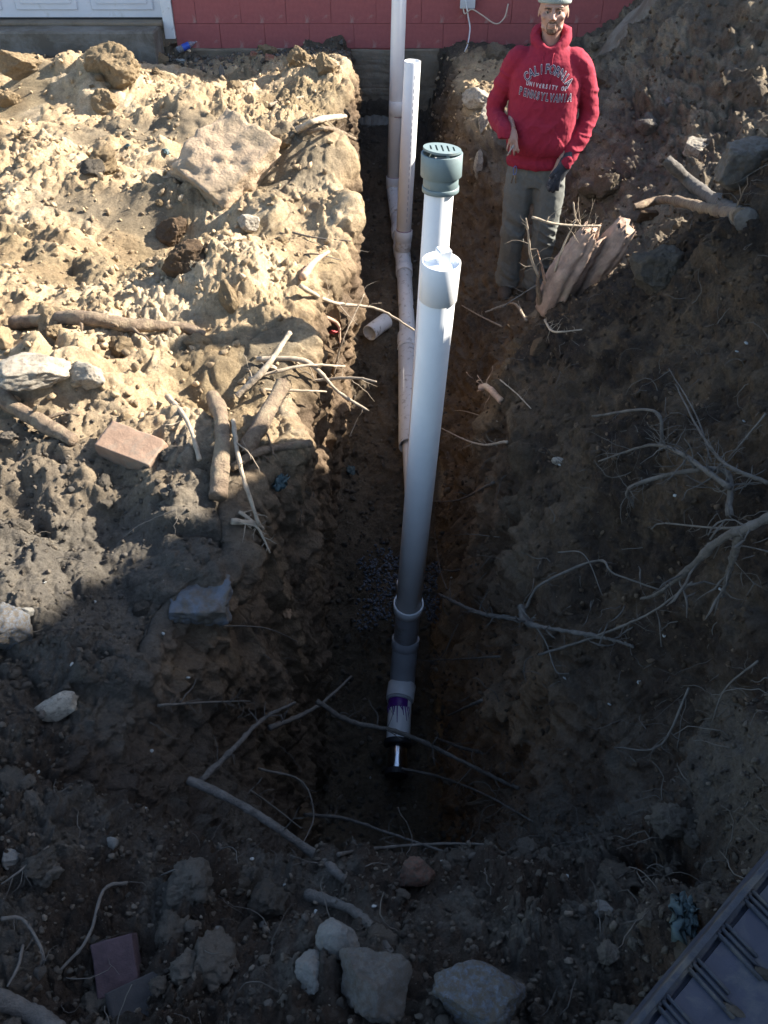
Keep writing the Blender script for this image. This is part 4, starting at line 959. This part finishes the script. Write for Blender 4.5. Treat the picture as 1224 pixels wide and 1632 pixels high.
link('printed_line', bm_mesh('printed_line', bm), rp, simple('grey_print', (.35,.36,.42), .5, .1, 20, 0))
sleeve('coupling', r2b, r2t, -.02, .045, .067, rn, M['pvc'])
tube('primer_ring', on(r2b,r2t,.045), on(r2b,r2t,.051), R4+.0015, .003, rn, M['primer_thin'])
bend('wye_branch', [r2b+Vector((0,0,.02)), r2b+Vector((0,.0,-.07)), on(C1,D,.25)+Vector((.0,0,.05)), on(C1,D,.0)], .0615, rn, M['pvc_muddy'])
# short offcut
oa = S_(594,541,.06); ob = PY(615,523, oa.y+.17); ob.z = max(ob.z, S_(615,523,.055).z)
of = thing('pipe_offcut', 'short offcut of muddy white pipe lying on the trench floor', 'pipe', oa)
tube('offcut', O, ob-oa, R4, .006, of, M['pvc_muddy'])
# ------------------------------------------------------------------ crawler track, bottom right corner
tA = PZ(1002,1640,.36); tB = PZ(1236,1356,.36); tdir = (tB-tA).normalized(); tA = tA - tdir*.25
out = Vector((tdir.y, -tdir.x, 0)); upv = Vector((0,0,1))
trk = thing('crawler_track', 'dark blue black rubber track with triple ribs in the bottom right corner', 'track', tA)
Mx = Matrix((tdir, out, upv)).transposed().to_4x4(); trk.matrix_world = Matrix.Translation(tA) @ Mx @ Matrix.Rotation(R(-14), 4, 'X')
def tbox(name, x0,x1,y0,y1,z0,z1,mat,bev=.004, parent=None, jag=0):
    bm = box_bm(x0,x1,y0,y1,z0,z1,bev,None,2)
    if jag:
        bmesh.ops.subdivide_edges(bm, edges=[e for e in bm.edges if e.calc_length() > .03], cuts=5, use_grid_fill=True)
        for v in bm.verts: v.co += Vector((random.uniform(-jag,jag),)*3)
    return link(name, bm_mesh(name, bm, True), parent or trk, mat)
bm = box_bm(0,1.1,.012,.34,-.16,-.006,.012,None,3); bmesh.ops.subdivide_edges(bm, edges=[e for e in bm.edges if e.calc_length()>.1], cuts=20, use_grid_fill=True)
roughen(link('belt', bm_mesh('belt', bm, False), trk, M['track']), 2, .003, 20, 4)
tbox('edge_lip',0,1.1,0,.014,-.035,.004,M['tracklip'],.006,jag=.0012)
for gidx in range(13):
    for k in range(3):
        x = .06+gidx*.083+k*.0115
        rb = tbox('rib', x, x+.0045, .010, .100-.012*k, -.010, .003, M['tracklip'], .0012)
        if gidx % 2 == 0 and k == 1: pass
for gidx in range(13):
    x = .06+gidx*.083
    o = link('mud_clump', random.choice(clod_me['greysoil']), trk); o.location = (x+.012, .10+random.uniform(-.02,.02), .0); o.scale = (.009,.02,.006); o.rotation_euler=(0,0,random.uniform(-.6,.6))
for gidx in range(4):
    x = .36+gidx*.20; tbox('lug_hole_shade', x, x+.04, .17, .20, -.012, -.003, M['hole_shade'], .004)  # flat black blocks, hole shade given as colour
tbox('inner_lip',0,1.1,.215,.24,-.05,.012,M['tracklip'],.006,jag=.0012)
# ------------------------------------------------------------------ small litter
bo = S_(299,80)
bt_ = thing('plastic_bottle', 'crushed clear plastic bottle with blue label lying by the wall rubble', 'bottle', bo+Vector((0,0,.035)))
bt_.rotation_euler = (R(0), R(-18), R(22))
bm = bmesh.new(); prof = [(0,.028),(.01,.034),(.05,.033),(.08,.034),(.13,.034),(.15,.027),(.17,.014),(.195,.013)]
sweep(bm, [Vector((x-.1,0,0)) for x,_ in prof],[r for _,r in prof],20,True,.85); link('bottle_body', bm_mesh('bottle_body', bm, True), bt_, M['bottle'])
bm = bmesh.new(); sweep(bm, [Vector((-.045,0,0)),Vector((.02,0,0))],[.0352,.0352],20,False,.85); link('bottle_label', bm_mesh('bottle_label', bm, True), bt_, M['bottle_label'])
bm = bmesh.new(); sweep(bm, [Vector((.093,0,0)),Vector((.108,0,0))],[.016,.016],16,True); link('bottle_cap', bm_mesh('bottle_cap', bm), bt_, M['pvc'])
def leafy(name, label, cat, px, py, sz, mat, seed, crum=.35, lift=.01, group=None, flat=.3):
    v, f = ICO[3]; r = np.random.default_rng(seed); o_ = r.uniform(0,30,3).astype(np.float32)
    u = v*np.array([1,.8,flat], np.float32)*(1+crum*fbm(v*2.5+o_,3)[:,None]) + np.stack([crum*.3*vnoise(v*5+o_+k) for k in (1,5,9)],1)
    me = mesh_np(name, u, f.ravel(), 3, False); o = link(name, me, None, M[mat]); o.location = S_(px,py,lift); o.scale = (sz,)*3
    o.rotation_euler = (r.uniform(-.6,.6), r.uniform(-.6,.6), r.uniform(0,6)); return tag(o, label, cat, group)
leafy('fallen_leaf','yellow leaf lying on the concrete step under the garage door','leaf',236,42,.055,'yellow',1,.8)
leafy('plastic_scrap','crumpled teal plastic film beside the ribbed track','plastic scrap',1088,1470,.038,'teal',2,1.3,.02)
leafy('plastic_scrap','smaller crumpled teal film closest to the ribbed track','plastic scrap',1110,1460,.022,'teal',12,1.3,.02)
leafy('plastic_scrap','tiny turquoise scrap on the lit left bank','plastic scrap',264,243,.022,'teal',3,.9)
leafy('plastic_scrap','turquoise scrap in the shaded gully of the left bank','plastic scrap',203,235,.022,'teal',4,.9)
leafy('plastic_scrap','small blue scrap on the trench floor beside the sleeve','plastic scrap',559,752,.030,'teal',5,.9)
leafy('plastic_scrap','teal film caught in the left trench edge below the logs','plastic scrap',443,765,.028,'teal',6,1.2,.02)
leafy('plastic_scrap','pink white scrap beside the plastic bottle','plastic scrap',290,100,.055,'chip',7,.7)
leafy('plastic_scrap','red scrap hanging in the trench edge above the offcut pipe','plastic scrap',521,525,.022,'red_plastic',8,.8,.03)
leafy('fallen_leaf','dry brown leaf on the shaded left trench edge','leaf',455,975,.022,'leafbrown',9,.7)
for k, (px, py) in enumerate(((1190,548),(1175,562),(893,742),(1078,790),(1060,1013),(1020,1088),(720,920),(972,1122),(1186,672),(1150,940),(900,1082))):
    leafy('stone_chip','tiny pale chip on the dark right slope','chip',px,py,.006,'chip',30+k,.5,.004,'pale chips on the dark slope')
for k, (px, py) in enumerate(((70,930),(150,960),(260,1010),(115,1060),(300,1080),(60,1230),(230,1290),(280,1437),(452,1413),(505,1455),(595,1445),(705,1375),(905,1398),(240,1198),(400,1370),(590,1240))):
    leafy('stone_chip','tiny pale chip on the shaded ground','chip',px,py,.006,'chip',60+k,.5,.004,'pale chips on the shaded ground')

# ------------------------------------------------------------------ the man
M['skin'] = simple('skin', (.40,.235,.175), .55, .06, 30, .15, .001)
M['hoodie'] = simple('crimson_fleece', (.29,.014,.036), .92, .10, 60, .5, .0015)
M['trousers'] = simple('olive_grey_canvas', (.16,.165,.148), .9, .12, 50, .5, .0012, dirt=(.16,.14,.11), dirt_amt=.2, dscale=7)
M['beanie'] = simple('grey_green_knit', (.30,.34,.31), .95, .12, 90, .8, .0015)
M['glove'] = simple('dark_glove', (.035,.04,.05), .7, .3, 40, .4, .001, dirt=(.18,.18,.19), dirt_amt=.3, dscale=25)
M['boot'] = simple('muddy_boot', (.09,.065,.045), .85, .3, 25, .5, .002)
M['beard'] = simple('stubble', (.14,.085,.055), .9, .3, 80, .6, .001)
M['hair'] = simple('brown_hair', (.09,.055,.035), .8, .3, 80, .6, .001)
M['eye'] = simple('eye_white', (.30,.27,.25), .3, .05, 10, 0); M['iris'] = simple('eye_iris', (.05,.05,.05), .25, .1, 10, 0)
M['navy'] = simple('navy_print', (.018,.016,.045), .8, .1, 40, 0); M['whiteprint'] = simple('white_print', (.62,.56,.60), .8, .05, 40, 0)
M['keys'] = simple('blue_metal', (.15,.22,.5), .3, .1, 20, 0, metallic=.6)
def evalmesh(bm, voxel, smooth=4, fn=None, name='body', dec=None):
    me = bpy.data.meshes.new('tmp'); bmesh.ops.recalc_face_normals(bm, faces=bm.faces[:]); bm.to_mesh(me); bm.free()
    o = bpy.data.objects.new('tmp', me); COL.objects.link(o)
    r = o.modifiers.new('r', 'REMESH'); r.mode = 'VOXEL'; r.voxel_size = voxel
    s_ = o.modifiers.new('s', 'SMOOTH'); s_.iterations = smooth; s_.factor = .5
    dg = bpy.context.evaluated_depsgraph_get(); m2 = bpy.data.meshes.new_from_object(o.evaluated_get(dg)); bpy.data.objects.remove(o)
    n = len(m2.vertices); v = np.zeros(n*3, np.float32); m2.vertices.foreach_get('co', v); v = v.reshape(-1, 3)
    nn = np.zeros(n*3, np.float32); m2.vertices.foreach_get('normal', nn); nn = nn.reshape(-1, 3)
    if fn is not None: v = fn(v, nn); m2.vertices.foreach_set('co', v.ravel())
    m2.polygons.foreach_set('use_smooth', np.ones(len(m2.polygons), bool)); m2.name = name; m2.update(); return m2
def ell(bm, c, r, rot=(0,0,0)):
    g_ = bmesh.ops.create_icosphere(bm, subdivisions=3, radius=1.0)['verts']; E_ = Euler(rot).to_matrix()
    for v in g_: v.co = E_ @ Vector((v.co.x*r[0], v.co.y*r[1], v.co.z*r[2])) + Vector(c)
def ring_loft(bm, secs, n=36):
    """secs: (centre x,y,z, rx, ry, power)"""
    rings = []
    for (x, y, z, rx, ry, pw) in secs:
        ring = []
        for j in range(n):
            a_ = 2*math.pi*j/n; c_, s_ = math.cos(a_), math.sin(a_)
            ring.append(bm.verts.new((x+rx*math.copysign(abs(c_)**pw, c_), y+ry*math.copysign(abs(s_)**pw, s_), z)))
        rings.append(ring)
    for k in range(len(rings)-1):
        for j in range(n): bm.faces.new((rings[k][j], rings[k][(j+1)%n], rings[k+1][(j+1)%n], rings[k+1][j]))
    bm.faces.new(rings[0][::-1]); bm.faces.new(rings[-1])
def limb(bm, pts, radii, n=22, m=24, squash=1.0):
    W = [Vector(p) for p in pts]; C_ = spline(W, m); rr = np.interp(np.linspace(0,1,m+1), np.linspace(0,1,len(radii)), radii)
    sweep(bm, C_, list(rr), n, True, squash)
MX, MY, MZ = .955, 5.60, -.955
fz = DOWN(MX, MY).z
man = thing('person', 'man in crimson lettered hoodie, grey beanie and olive trousers standing in the dug bank', 'person', (MX, MY, MZ))
man.rotation_euler = (0, 0, R(-10)); man.scale = (.955, .97, 1.045)
# joints (person frame, faces -Y; his right is -X)
Rsh, Rel, Rwr = (-.195,.0,1.425), (-.290,.05,1.150), (-.225,-.17,1.085)
Lsh, Lel, Lwr = (.195,.0,1.425), (.275,.045,1.140), (.185,-.125,.915)
# --- body: one continuous skin surface under the clothes
bm = bmesh.new()
ell(bm, (0,.012,1.682), (.074,.092,.088)); ell(bm, (0,-.025,1.640), (.060,.066,.075)); ell(bm, (0,-.052,1.585), (.036,.038,.030))
ell(bm, (0,-.078,1.577), (.018,.016,.015)); ell(bm, (-.033,-.022,1.592), (.022,.045,.022), (0,0,R(-12))); ell(bm, (.033,-.022,1.592), (.022,.045,.022), (0,0,R(12)))
ell(bm, (0,-.075,1.695), (.052,.016,.011)); ell(bm, (0,-.066,1.72), (.05,.02,.03))
for s in (-1, 1):
    ell(bm, (s*.040,-.058,1.645), (.022,.024,.018)); ell(bm, (s*.077,.006,1.653), (.007,.015,.026), (R(12),0,s*R(-18)))
limb(bm, [(0,-.083,1.688),(0,-.096,1.668),(0,-.109,1.646),(0,-.112,1.638)], [.008,.0085,.0115,.013], 14, 12)
ell(bm, (-.011,-.098,1.637), (.008,.010,.007)); ell(bm, (.011,-.098,1.637), (.008,.010,.007))
ell(bm, (0,-.088,1.6115), (.023,.011,.0055)); ell(bm, (0,-.087,1.602), (.020,.012,.0065)); ell(bm, (0,-.083,1.622), (.016,.010,.010))
limb(bm, [(0,.02,1.62),(0,.025,1.55),(0,.03,1.47),(0,.03,1.40)], [.058,.056,.062,.09], 24, 12)
ring_loft(bm, [(0,.01,.80,.13,.09,1),(0,.01,.92,.15,.10,1),(0,.0,1.05,.145,.095,1),(0,0,1.2,.155,.10,1),(0,.0,1.34,.165,.10,1),(0,.01,1.42,.14,.08,1),(0,.02,1.46,.08,.06,1)])
limb(bm, [(-.12,.01,1.41), Rsh, (-.25,.03,1.29), Rel], [.05,.05,.040,.034]); limb(bm, [Rel, (-.268,-.06,1.115), Rwr], [.034,.034,.026])
limb(bm, [(.12,.01,1.41), Lsh, (.245,.03,1.28), Lel], [.05,.05,.040,.034]); limb(bm, [Lel, (.24,-.05,1.03), Lwr], [.034,.034,.026])
limb(bm, [(-.08,.01,.86),(-.095,-.01,.65),(-.105,-.01,.45),(-.115,.02,.25),(-.125,.03,.07)], [.085,.075,.052,.045,.035]); limb(bm, [(.08,.01,.86),(.09,-.02,.65),(.095,-.03,.45),(.08,.0,.25),(.07,.02,.07)], [.085,.075,.052,.045,.035])
# bare right hand, half closed over a cigarette
hw = Vector(Rwr); 
limb(bm, [hw, hw+Vector((.004,-.014,-.018)), hw+Vector((.008,-.026,-.042)), hw+Vector((.010,-.032,-.062))], [.034,.046,.054,.045], 16, 12, .58)
def finger(bm, pts, r): limb(bm, pts, [r, r*1.0, r*.92, r*.78], 10, 12)
kn = [hw+Vector((.052,-.044,-.060)), hw+Vector((.024,-.048,-.069)), hw+Vector((-.006,-.046,-.071)), hw+Vector((-.034,-.038,-.064))]
for k, (p_, dr) in enumerate(zip(kn, ((.012,-.014,-.024),(.005,-.014,-.027),(-.002,-.010,-.026),(-.007,-.004,-.021)))):
    d_ = Vector(dr); a_ = p_ - d_*.9; finger(bm, [a_, p_, p_+d_+Vector((0,-.002,0)), p_+d_*1.5+Vector((.004,.016,-.004)), p_+d_*1.55+Vector((.006,.030,.006))], .0135-.0005*k)
finger(bm, [hw+Vector((.018,-.026,-.03)), hw+Vector((.045,-.046,-.048)), hw+Vector((.054,-.060,-.072)), hw+Vector((.050,-.066,-.094))], .0130)
# left hand inside the glove
hl = Vector(Lwr)
def hand_left(bm, g):
    limb(bm, [hl, hl+Vector((-.022,-.012,-.035)), hl+Vector((-.045,-.020,-.075)), hl+Vector((-.056,-.022,-.095))], [.026+g,.024+g,.026+g,.022+g], 16, 12, 1.5)
    for k, (o_, dr) in enumerate((((-.078,-.040,-.088),(-.018,-.004,-.028)), ((-.070,-.042,-.102),(-.014,-.004,-.034)), ((-.054,-.038,-.110),(-.008,-.002,-.034)), ((-.036,-.032,-.106),(-.002,.0,-.030)))):
        p_ = hl+Vector(o_); d_ = Vector(dr); finger(bm, [p_-d_, p_, p_+d_, p_+d_*1.7+Vector((.006,.010,0))], .0095+g)
    finger(bm, [hl+Vector((-.028,-.025,-.03)), hl+Vector((-.060,-.040,-.045)), hl+Vector((-.078,-.046,-.062)), hl+Vector((-.088,-.048,-.082))], .0108+g)
hand_left(bm, 0)
def face(v, n):
    v[:,0] *= 1 + .15*sstep(1.545, 1.60, v[:,2])
    n_ear = np.abs(v[:,0]) > .080; v[n_ear,0] = np.sign(v[n_ear,0])*(.080 + (np.abs(v[n_ear,0])-.080)*.6)
    for s in (-1, 1):
        d2 = ((v[:,0]-s*.034)/.019)**2 + ((v[:,2]-1.669)/.010)**2; m_ = np.exp(-d2)*(v[:,1] < -.03); v[:,1] += .013*m_
    m_ = np.exp(-(((v[:,0])/.019)**2 + ((v[:,2]-1.6068)/.0016)**2))*(v[:,1] < -.06); v[:,1] += .005*m_
    return v
bmesh_body = evalmesh(bm, .0042, 5, face, 'body')
body = link('body', bmesh_body, man, M['skin'])
HEADROT = None
for s in (-1, 1):
    bm = bmesh.new(); ell(bm, (0,0,0), (.0125,.0115,.0115)); e_ = link('eyeball', bm_mesh('eyeball', bm, True), man, M['eye']); e_.location = (s*.034,-.0665,1.668)
    bm = bmesh.new(); ell(bm, (0,-.0088,-.0005), (.0056,.0034,.0056)); link('iris', bm_mesh('iris', bm, True), e_, M['iris'])
    bm = bmesh.new(); limb(bm, [(s*.015,-.0885,1.684),(s*.034,-.0885,1.6880),(s*.053,-.074,1.683)], [.0022,.0035,.0018], 8, 10, 1); link('eyebrow', bm_mesh('eyebrow', bm, True), man, M['hair'])
    bm = bmesh.new(); limb(bm, [(s*.019,-.0800,1.673),(s*.034,-.0815,1.6775),(s*.049,-.072,1.672)], [.002,.003,.002], 8, 10, 1); link('eyelid', bm_mesh('eyelid', bm, True), man, M['skin'])
# moustache, goatee and sideburn stubble hug the skin: faces copied off the body a hair proud
def patch_of(src, mask_fn, off, name, mat, parent):
    n = len(src.vertices); v = np.zeros(n*3, np.float32); src.vertices.foreach_get('co', v); v = v.reshape(-1,3); nn = np.zeros(n*3, np.float32); src.vertices.foreach_get('normal', nn); nn = nn.reshape(-1,3)
    mk = mask_fn(v, nn); fs = [list(p.vertices) for p in src.polygons if all(mk[q] for q in p.vertices)]
    if not fs: return None
    ids = sorted({q for f in fs for q in f}); mp = {q: i for i, q in enumerate(ids)}
    me = bpy.data.meshes.new(name); me.from_pydata((v[ids]+nn[ids]*off).tolist(), [], [[mp[q] for q in f] for f in fs]); me.polygons.foreach_set('use_smooth', [True]*len(me.polygons)); me.update()
    return link(name, me, parent, mat)
def beard_mask(v, n):
    x, y, z = v[:,0], v[:,1], v[:,2]; jt = .003*vnoise(v*300)
    chin = (z < 1.592+jt) & (z > 1.556) & (y < -.05) & (np.abs(x) < .030+jt); mous = (z > 1.6145) & (z < 1.628+jt) & (np.abs(x) < .026+jt) & (y < -.05)
    side = (np.abs(x) > .024) & (np.abs(x) < .033+jt) & (z > 1.585) & (z < 1.62+jt) & (y < -.05)
    return (chin | mous | side)
patch_of(bmesh_body, beard_mask, .0006, 'stubble', M['beard'], man)
def hair_mask(v, n): return (v[:,2] > 1.655) & (v[:,2] < 1.74) & (v[:,1] > -.03) & (np.abs(v[:,0]) > .055) & ~((np.abs(v[:,0])>.0745)&(v[:,1]<.03)) | ((v[:,1] > .06) & (v[:,2] > 1.62) & (v[:,2]<1.74))
patch_of(bmesh_body, hair_mask, .004, 'hair', M['hair'], man)
# --- beanie
bm = bmesh.new(); ell(bm, (0,.014,1.700), (.0935,.106,.100), (R(-6),0,0)); 
for k in range(48):
    a_ = 2*math.pi*k/48; ell_r = .016 if k % 2 else .0175
bz = []
limb_pts = [Vector((.0895*math.cos(2*math.pi*k/40), .014+.101*math.sin(2*math.pi*k/40), 1.714+.010*math.sin(-2*math.pi*k/40))) for k in range(41)]
sweep(bm, limb_pts, [.0095]*41, 10, True, 1.8)
def bn(v, n):
    rib = np.sin(np.arctan2(v[:,1]-.014, v[:,0])*60); v += n*(rib*.0008)[:,None]; low = v[:,2] < 1.700 + .010*(-(v[:,1]-.014)/.1); v[low,2] = (1.700 + .010*(-(v[low,1]-.014)/.1)); return v
link('beanie', evalmesh(bm, .004, 3, bn, 'beanie'), man, M['beanie'])
# --- hoodie
bm = bmesh.new()
ring_loft(bm, [(0,-.005,.895,.188,.135,.9),(0,-.008,.93,.205,.150,.9),(0,-.012,1.0,.215,.160,.92),(0,-.008,1.12,.218,.158,.92),(0,0,1.25,.220,.150,.92),(0,0,1.35,.222,.142,.95),(0,.005,1.42,.200,.120,1),(0,.012,1.465,.150,.098,1),(0,.015,1.50,.095,.085,1)])
limb(bm, [(-.10,.01,1.40), (-.185,.005,1.412), (-.25,.03,1.29), (-.300,.05,1.16), (-.285,.0,1.105), (-.245,-.10,1.095), (-.226,-.165,1.090)], [.070,.072,.064,.060,.056,.050,.042], 26, 40)
limb(bm, [(.10,.01,1.40), (.185,.005,1.412), (.25,.03,1.29), (.288,.045,1.15), (.268,-.01,1.06), (.22,-.08,.975), (.188,-.122,.925)], [.070,.072,.066,.060,.056,.050,.041], 26, 40)
limb(bm, [(-.236,-.125,1.098), (-.224,-.178,1.086), (-.219,-.196,1.045)], [.044,.044,.043], 24, 8); limb(bm, [(.205,-.10,.948), (.183,-.128,.915), (.172,-.135,.895)], [.044,.042,.041], 24, 6)
# waist rib
limb_pts = [Vector((.187*math.cos(2*math.pi*k/48), -.005+.134*math.sin(2*math.pi*k/48), .885)) for k in range(49)]; sweep(bm, limb_pts, [.016]*49, 10, True, 2.0)
# hood: a thick roll round the neck, high at the back and sides, with a dropped bag behind
hp_ = []; hr_ = []
for k in range(41):
    a_ = -math.pi/2 + 2*math.pi*k/40; b_ = .5 - .5*math.cos(2*math.pi*k/40)   # 0 in front, 1 behind
    hp_.append(Vector(((.072+.022*math.sin(math.pi*b_))*math.cos(a_), .018+.085*math.sin(a_), 1.480+.078*min(1, b_*1.6)))); hr_.append(.016+.018*min(1, b_*1.5))
sweep(bm, hp_, hr_, 16, True, 1.25)
ell(bm, (0,.135,1.46), (.12,.055,.085)); ell(bm, (-.083,.02,1.530), (.022,.05,.036), (0,R(-20),0)); ell(bm, (.085,.02,1.530), (.024,.052,.040), (0,R(20),0))
def folds(v, n):
    x, y, z = v[:,0], v[:,1], v[:,2]; arm = sstep(.19, .235, np.abs(x)) + (z < 1.2)*(y < -.15)*(np.abs(x) > .12)
    arm = np.clip(arm, 0, 1)
    f1 = billow(np.stack([x*9, y*9, z*22+ x*8], 1)+3, 2); f2 = billow(np.stack([x*7+z*5, y*6, z*9-x*7], 1)+30, 2)
    d_ = -.020*(f1-.3)*arm - .016*(f2-.3)*(1-arm) - .012*np.exp(-((z-.93)/.03)**2)*(1-arm)*(.6+f1)
    pk = (y < 0)*(z > .935)*(z < 1.115)*(np.abs(x) < .155 - .75*np.maximum(0, z-1.0)); d_ = d_ + .006*pk
    v += n*d_[:,None]; v += n*(.0012*vnoise(v*120))[:,None]
    return v
hood_me = evalmesh(bm, .0062, 3, folds, 'hoodie')
hoodie = link('hoodie', hood_me, man, M['hoodie'])
hv = np.zeros(len(hood_me.vertices)*3, np.float32); hood_me.vertices.foreach_get('co', hv)
hoodBVH = BVHTree.FromPolygons(hv.reshape(-1,3).tolist(), [list(p.vertices) for p in hood_me.polygons])
for s in (-1, 1):   # drawcords
    pts = []
    for z in np.linspace(1.475, 1.33, 8):
        x = s*.028 + .004*math.sin(z*60); h = hoodBVH.ray_cast(Vector((x,-1,z)), Vector((0,1,0))); pts.append((h[0] if h[0] else Vector((x,-.14,z)))+Vector((0,-.003,0)))
    bm = bmesh.new(); sweep(bm, pts, [.0028]*8, 6); link('drawcord', bm_mesh('drawcord', bm, True), hoodie, M['hoodie'])
# lettering, each line printed onto the chest
def glyph(ch, size, offset):
    cu = bpy.data.curves.new('t', 'FONT'); cu.body = ch; cu.size = size; cu.align_x = 'CENTER'; cu.align_y = 'CENTER'; cu.offset = offset; cu.resolution_u = 3
    o = bpy.data.objects.new('t', cu); COL.objects.link(o); dg = bpy.context.evaluated_depsgraph_get(); me = bpy.data.meshes.new_from_object(o.evaluated_get(dg)); bpy.data.objects.remove(o)
    bm = bmesh.new(); bm.from_mesh(me); bpy.data.meshes.remove(me)
    if bm.faces:
        bmesh.ops.triangulate(bm, faces=bm.faces[:]); 
        for _ in range(2): bmesh.ops.subdivide_edges(bm, edges=[e for e in bm.edges if e.calc_length() > .006], cuts=1)
        bmesh.ops.triangulate(bm, faces=bm.faces[:])
    vs = [v.co.copy() for v in bm.verts]; fs = [[q.index for q in f.verts] for f in bm.faces]; bm.free(); return vs, fs
TC = Vector((.010, 0, 1.335)); TROT = R(-5)
def textline(name, items, size, off, lift, mat, wd=.74):
    V, F = [], []
    for ch, x, z, rot in items:
        vs, fs = glyph(ch, size, off); b_ = len(V); c_, s_ = math.cos(rot), math.sin(rot)
        for v in vs:
            vx = v.x*wd; X_ = x + vx*c_ - v.y*s_; Z_ = z + vx*s_ + v.y*c_
            xx = TC.x + X_*math.cos(TROT) - Z_*math.sin(TROT); zz_ = TC.z + X_*math.sin(TROT) + Z_*math.cos(TROT)
            h = hoodBVH.ray_cast(Vector((xx,-1,zz_)), Vector((0,1,0))); y_ = h[0].y if h[0] else -.14
            V.append((xx, y_-lift, zz_))
        F += [[q+b_ for q in f] for f in fs]
    me = bpy.data.meshes.new(name); me.from_pydata(V, [], F); me.update(); return link(name, me, hoodie, mat)
arc = []
for k, ch in enumerate('CALIFORNIA'):
    t = (k-4.5)/4.5; a_ = t*R(50); arc.append((ch, .165*math.sin(a_), -.085+.150*math.cos(a_), -a_*.85))
penn = [(ch, (k-5)*.0275, -.062 - .010*math.cos((k-5)/5*1.2), 0) for k, ch in enumerate('PENNSYLVANIA'[:12])]
penn = [(c_, x - .013, z, r_) for c_, x, z, r_ in penn]
uni = [(ch, (k-6)*.0195, -.018, 0) for k, ch in enumerate('UNIVERSITY OF') if ch != ' ']
for nm, it, sz in (('lettering', arc, .062), ('lettering', penn, .056)):
    wd_ = .74 if it is arc else .60; textline('lettering_outline', it, sz, .0030, .0028, M['whiteprint'], wd_); textline('lettering', it, sz, .0002, .0048, M['navy'], wd_)
textline('lettering', uni, .030, .0012, .0035, M['whiteprint'])
# --- trousers
bm = bmesh.new()
ring_loft(bm, [(0,.0,.74,.150,.110,1),(0,.0,.82,.172,.122,.95),(0,0,.90,.170,.118,.95),(0,0,.95,.165,.115,1)])
limb(bm, [(-.085,.0,.86),(-.098,-.015,.70),(-.112,-.02,.46),(-.118,.015,.26),(-.125,.03,.075)], [.102,.100,.082,.078,.082], 28, 40)
limb(bm, [(.085,.0,.86),(.098,-.025,.70),(.100,-.04,.46),(.085,.0,.26),(.072,.02,.075)], [.102,.102,.083,.078,.082], 28, 40)
def tf(v, n):
    x, y, z = v[:,0], v[:,1], v[:,2]; kn_ = np.exp(-((z-.46)/.10)**2) + np.exp(-((z-.13)/.10)**2)*1.4 + .35 + .6*np.exp(-((z-.80)/.06)**2)
    f_ = billow(np.stack([x*8, y*8, z*18+x*10], 1)+7, 2); f2 = billow(np.stack([x*10, y*7, z*6], 1)+70, 2)
    v += n*(-.022*(f_-.3)*kn_ - .008*(f2-.3))[:,None]; return v
tr = link('trousers', evalmesh(bm, .0065, 3, tf, 'trousers'), man, M['trousers'])
for pts in (((-.15,-.085,.86),(-.11,-.118,.80)), ((.15,-.085,.86),(.11,-.118,.80))): pass
# --- boots
for s, (bx, by) in ((-1, (-.127,.02)), (1, (.070,.01))):
    bm = bmesh.new(); ell(bm, (bx-.01*0,by-.09,.045), (.048,.10,.042)); ell(bm, (bx,by+.02,.05), (.045,.062,.05)); limb(bm, [(bx,by+.02,.05),(bx,by+.025,.15)], [.050,.055], 18, 6)
    ell(bm, (bx,by-.045,.012), (.052,.145,.018)); link('boot', evalmesh(bm, .006, 3, None, 'boot'), man, M['boot'])
# --- glove
bm = bmesh.new(); hand_left(bm, .007); limb(bm, [hl+Vector((.022,.026,.048)), hl, hl+Vector((-.01,-.006,-.02))], [.038,.040,.038], 18, 8)
link('glove', evalmesh(bm, .004, 2, None, 'glove'), man, M['glove'])
# held and hung things
MW = Matrix.Translation((MX,MY,MZ)) @ Matrix.Rotation(R(-10), 4, 'Z') @ Matrix.Diagonal((.955, .97, 1.045, 1))
cg = MW @ (hw+Vector((.050,-.066,-.090)))
cig = thing('cigarette', 'short white cigarette between the fingers of the man\'s bare hand', 'cigarette', cg)
bm = bmesh.new(); sweep(bm, [Vector((.02,.0,.028)), Vector((-.006,-.01,-.016))], [.004,.004], 12); link('paper', bm_mesh('paper', bm), cig, M['chip'])
bm = bmesh.new(); sweep(bm, [Vector((-.006,-.01,-.016)), Vector((-.014,-.013,-.029))], [.0041,.0041], 12); link('filter', bm_mesh('filter', bm), cig, M['splinter'])
kp = MW @ Vector((-.135,-.128,.875))
ks = thing('key_ring', 'blue clip with keys hanging from the man\'s waist below his bare hand', 'keys', kp)
bm = bmesh.new(); pts = [Vector((.010*math.cos(a_), -.004, -.025+.026*math.sin(a_))) for a_ in np.linspace(0, 6.283, 17)]; sweep(bm, pts, [.0028]*17, 8, False); link('clip', bm_mesh('clip', bm, True), ks, M['keys'])
for a_ in (-.12, .15): 
    bm = box_bm(-.005,.005,-.006-.003*(a_>0),-.004-.003*(a_>0),-.105,-.05,.001); k_ = link('key', bm_mesh('key', bm), ks, M['steel']); k_.rotation_euler = (0,a_,0)
print('man foot gap', MZ, fz)
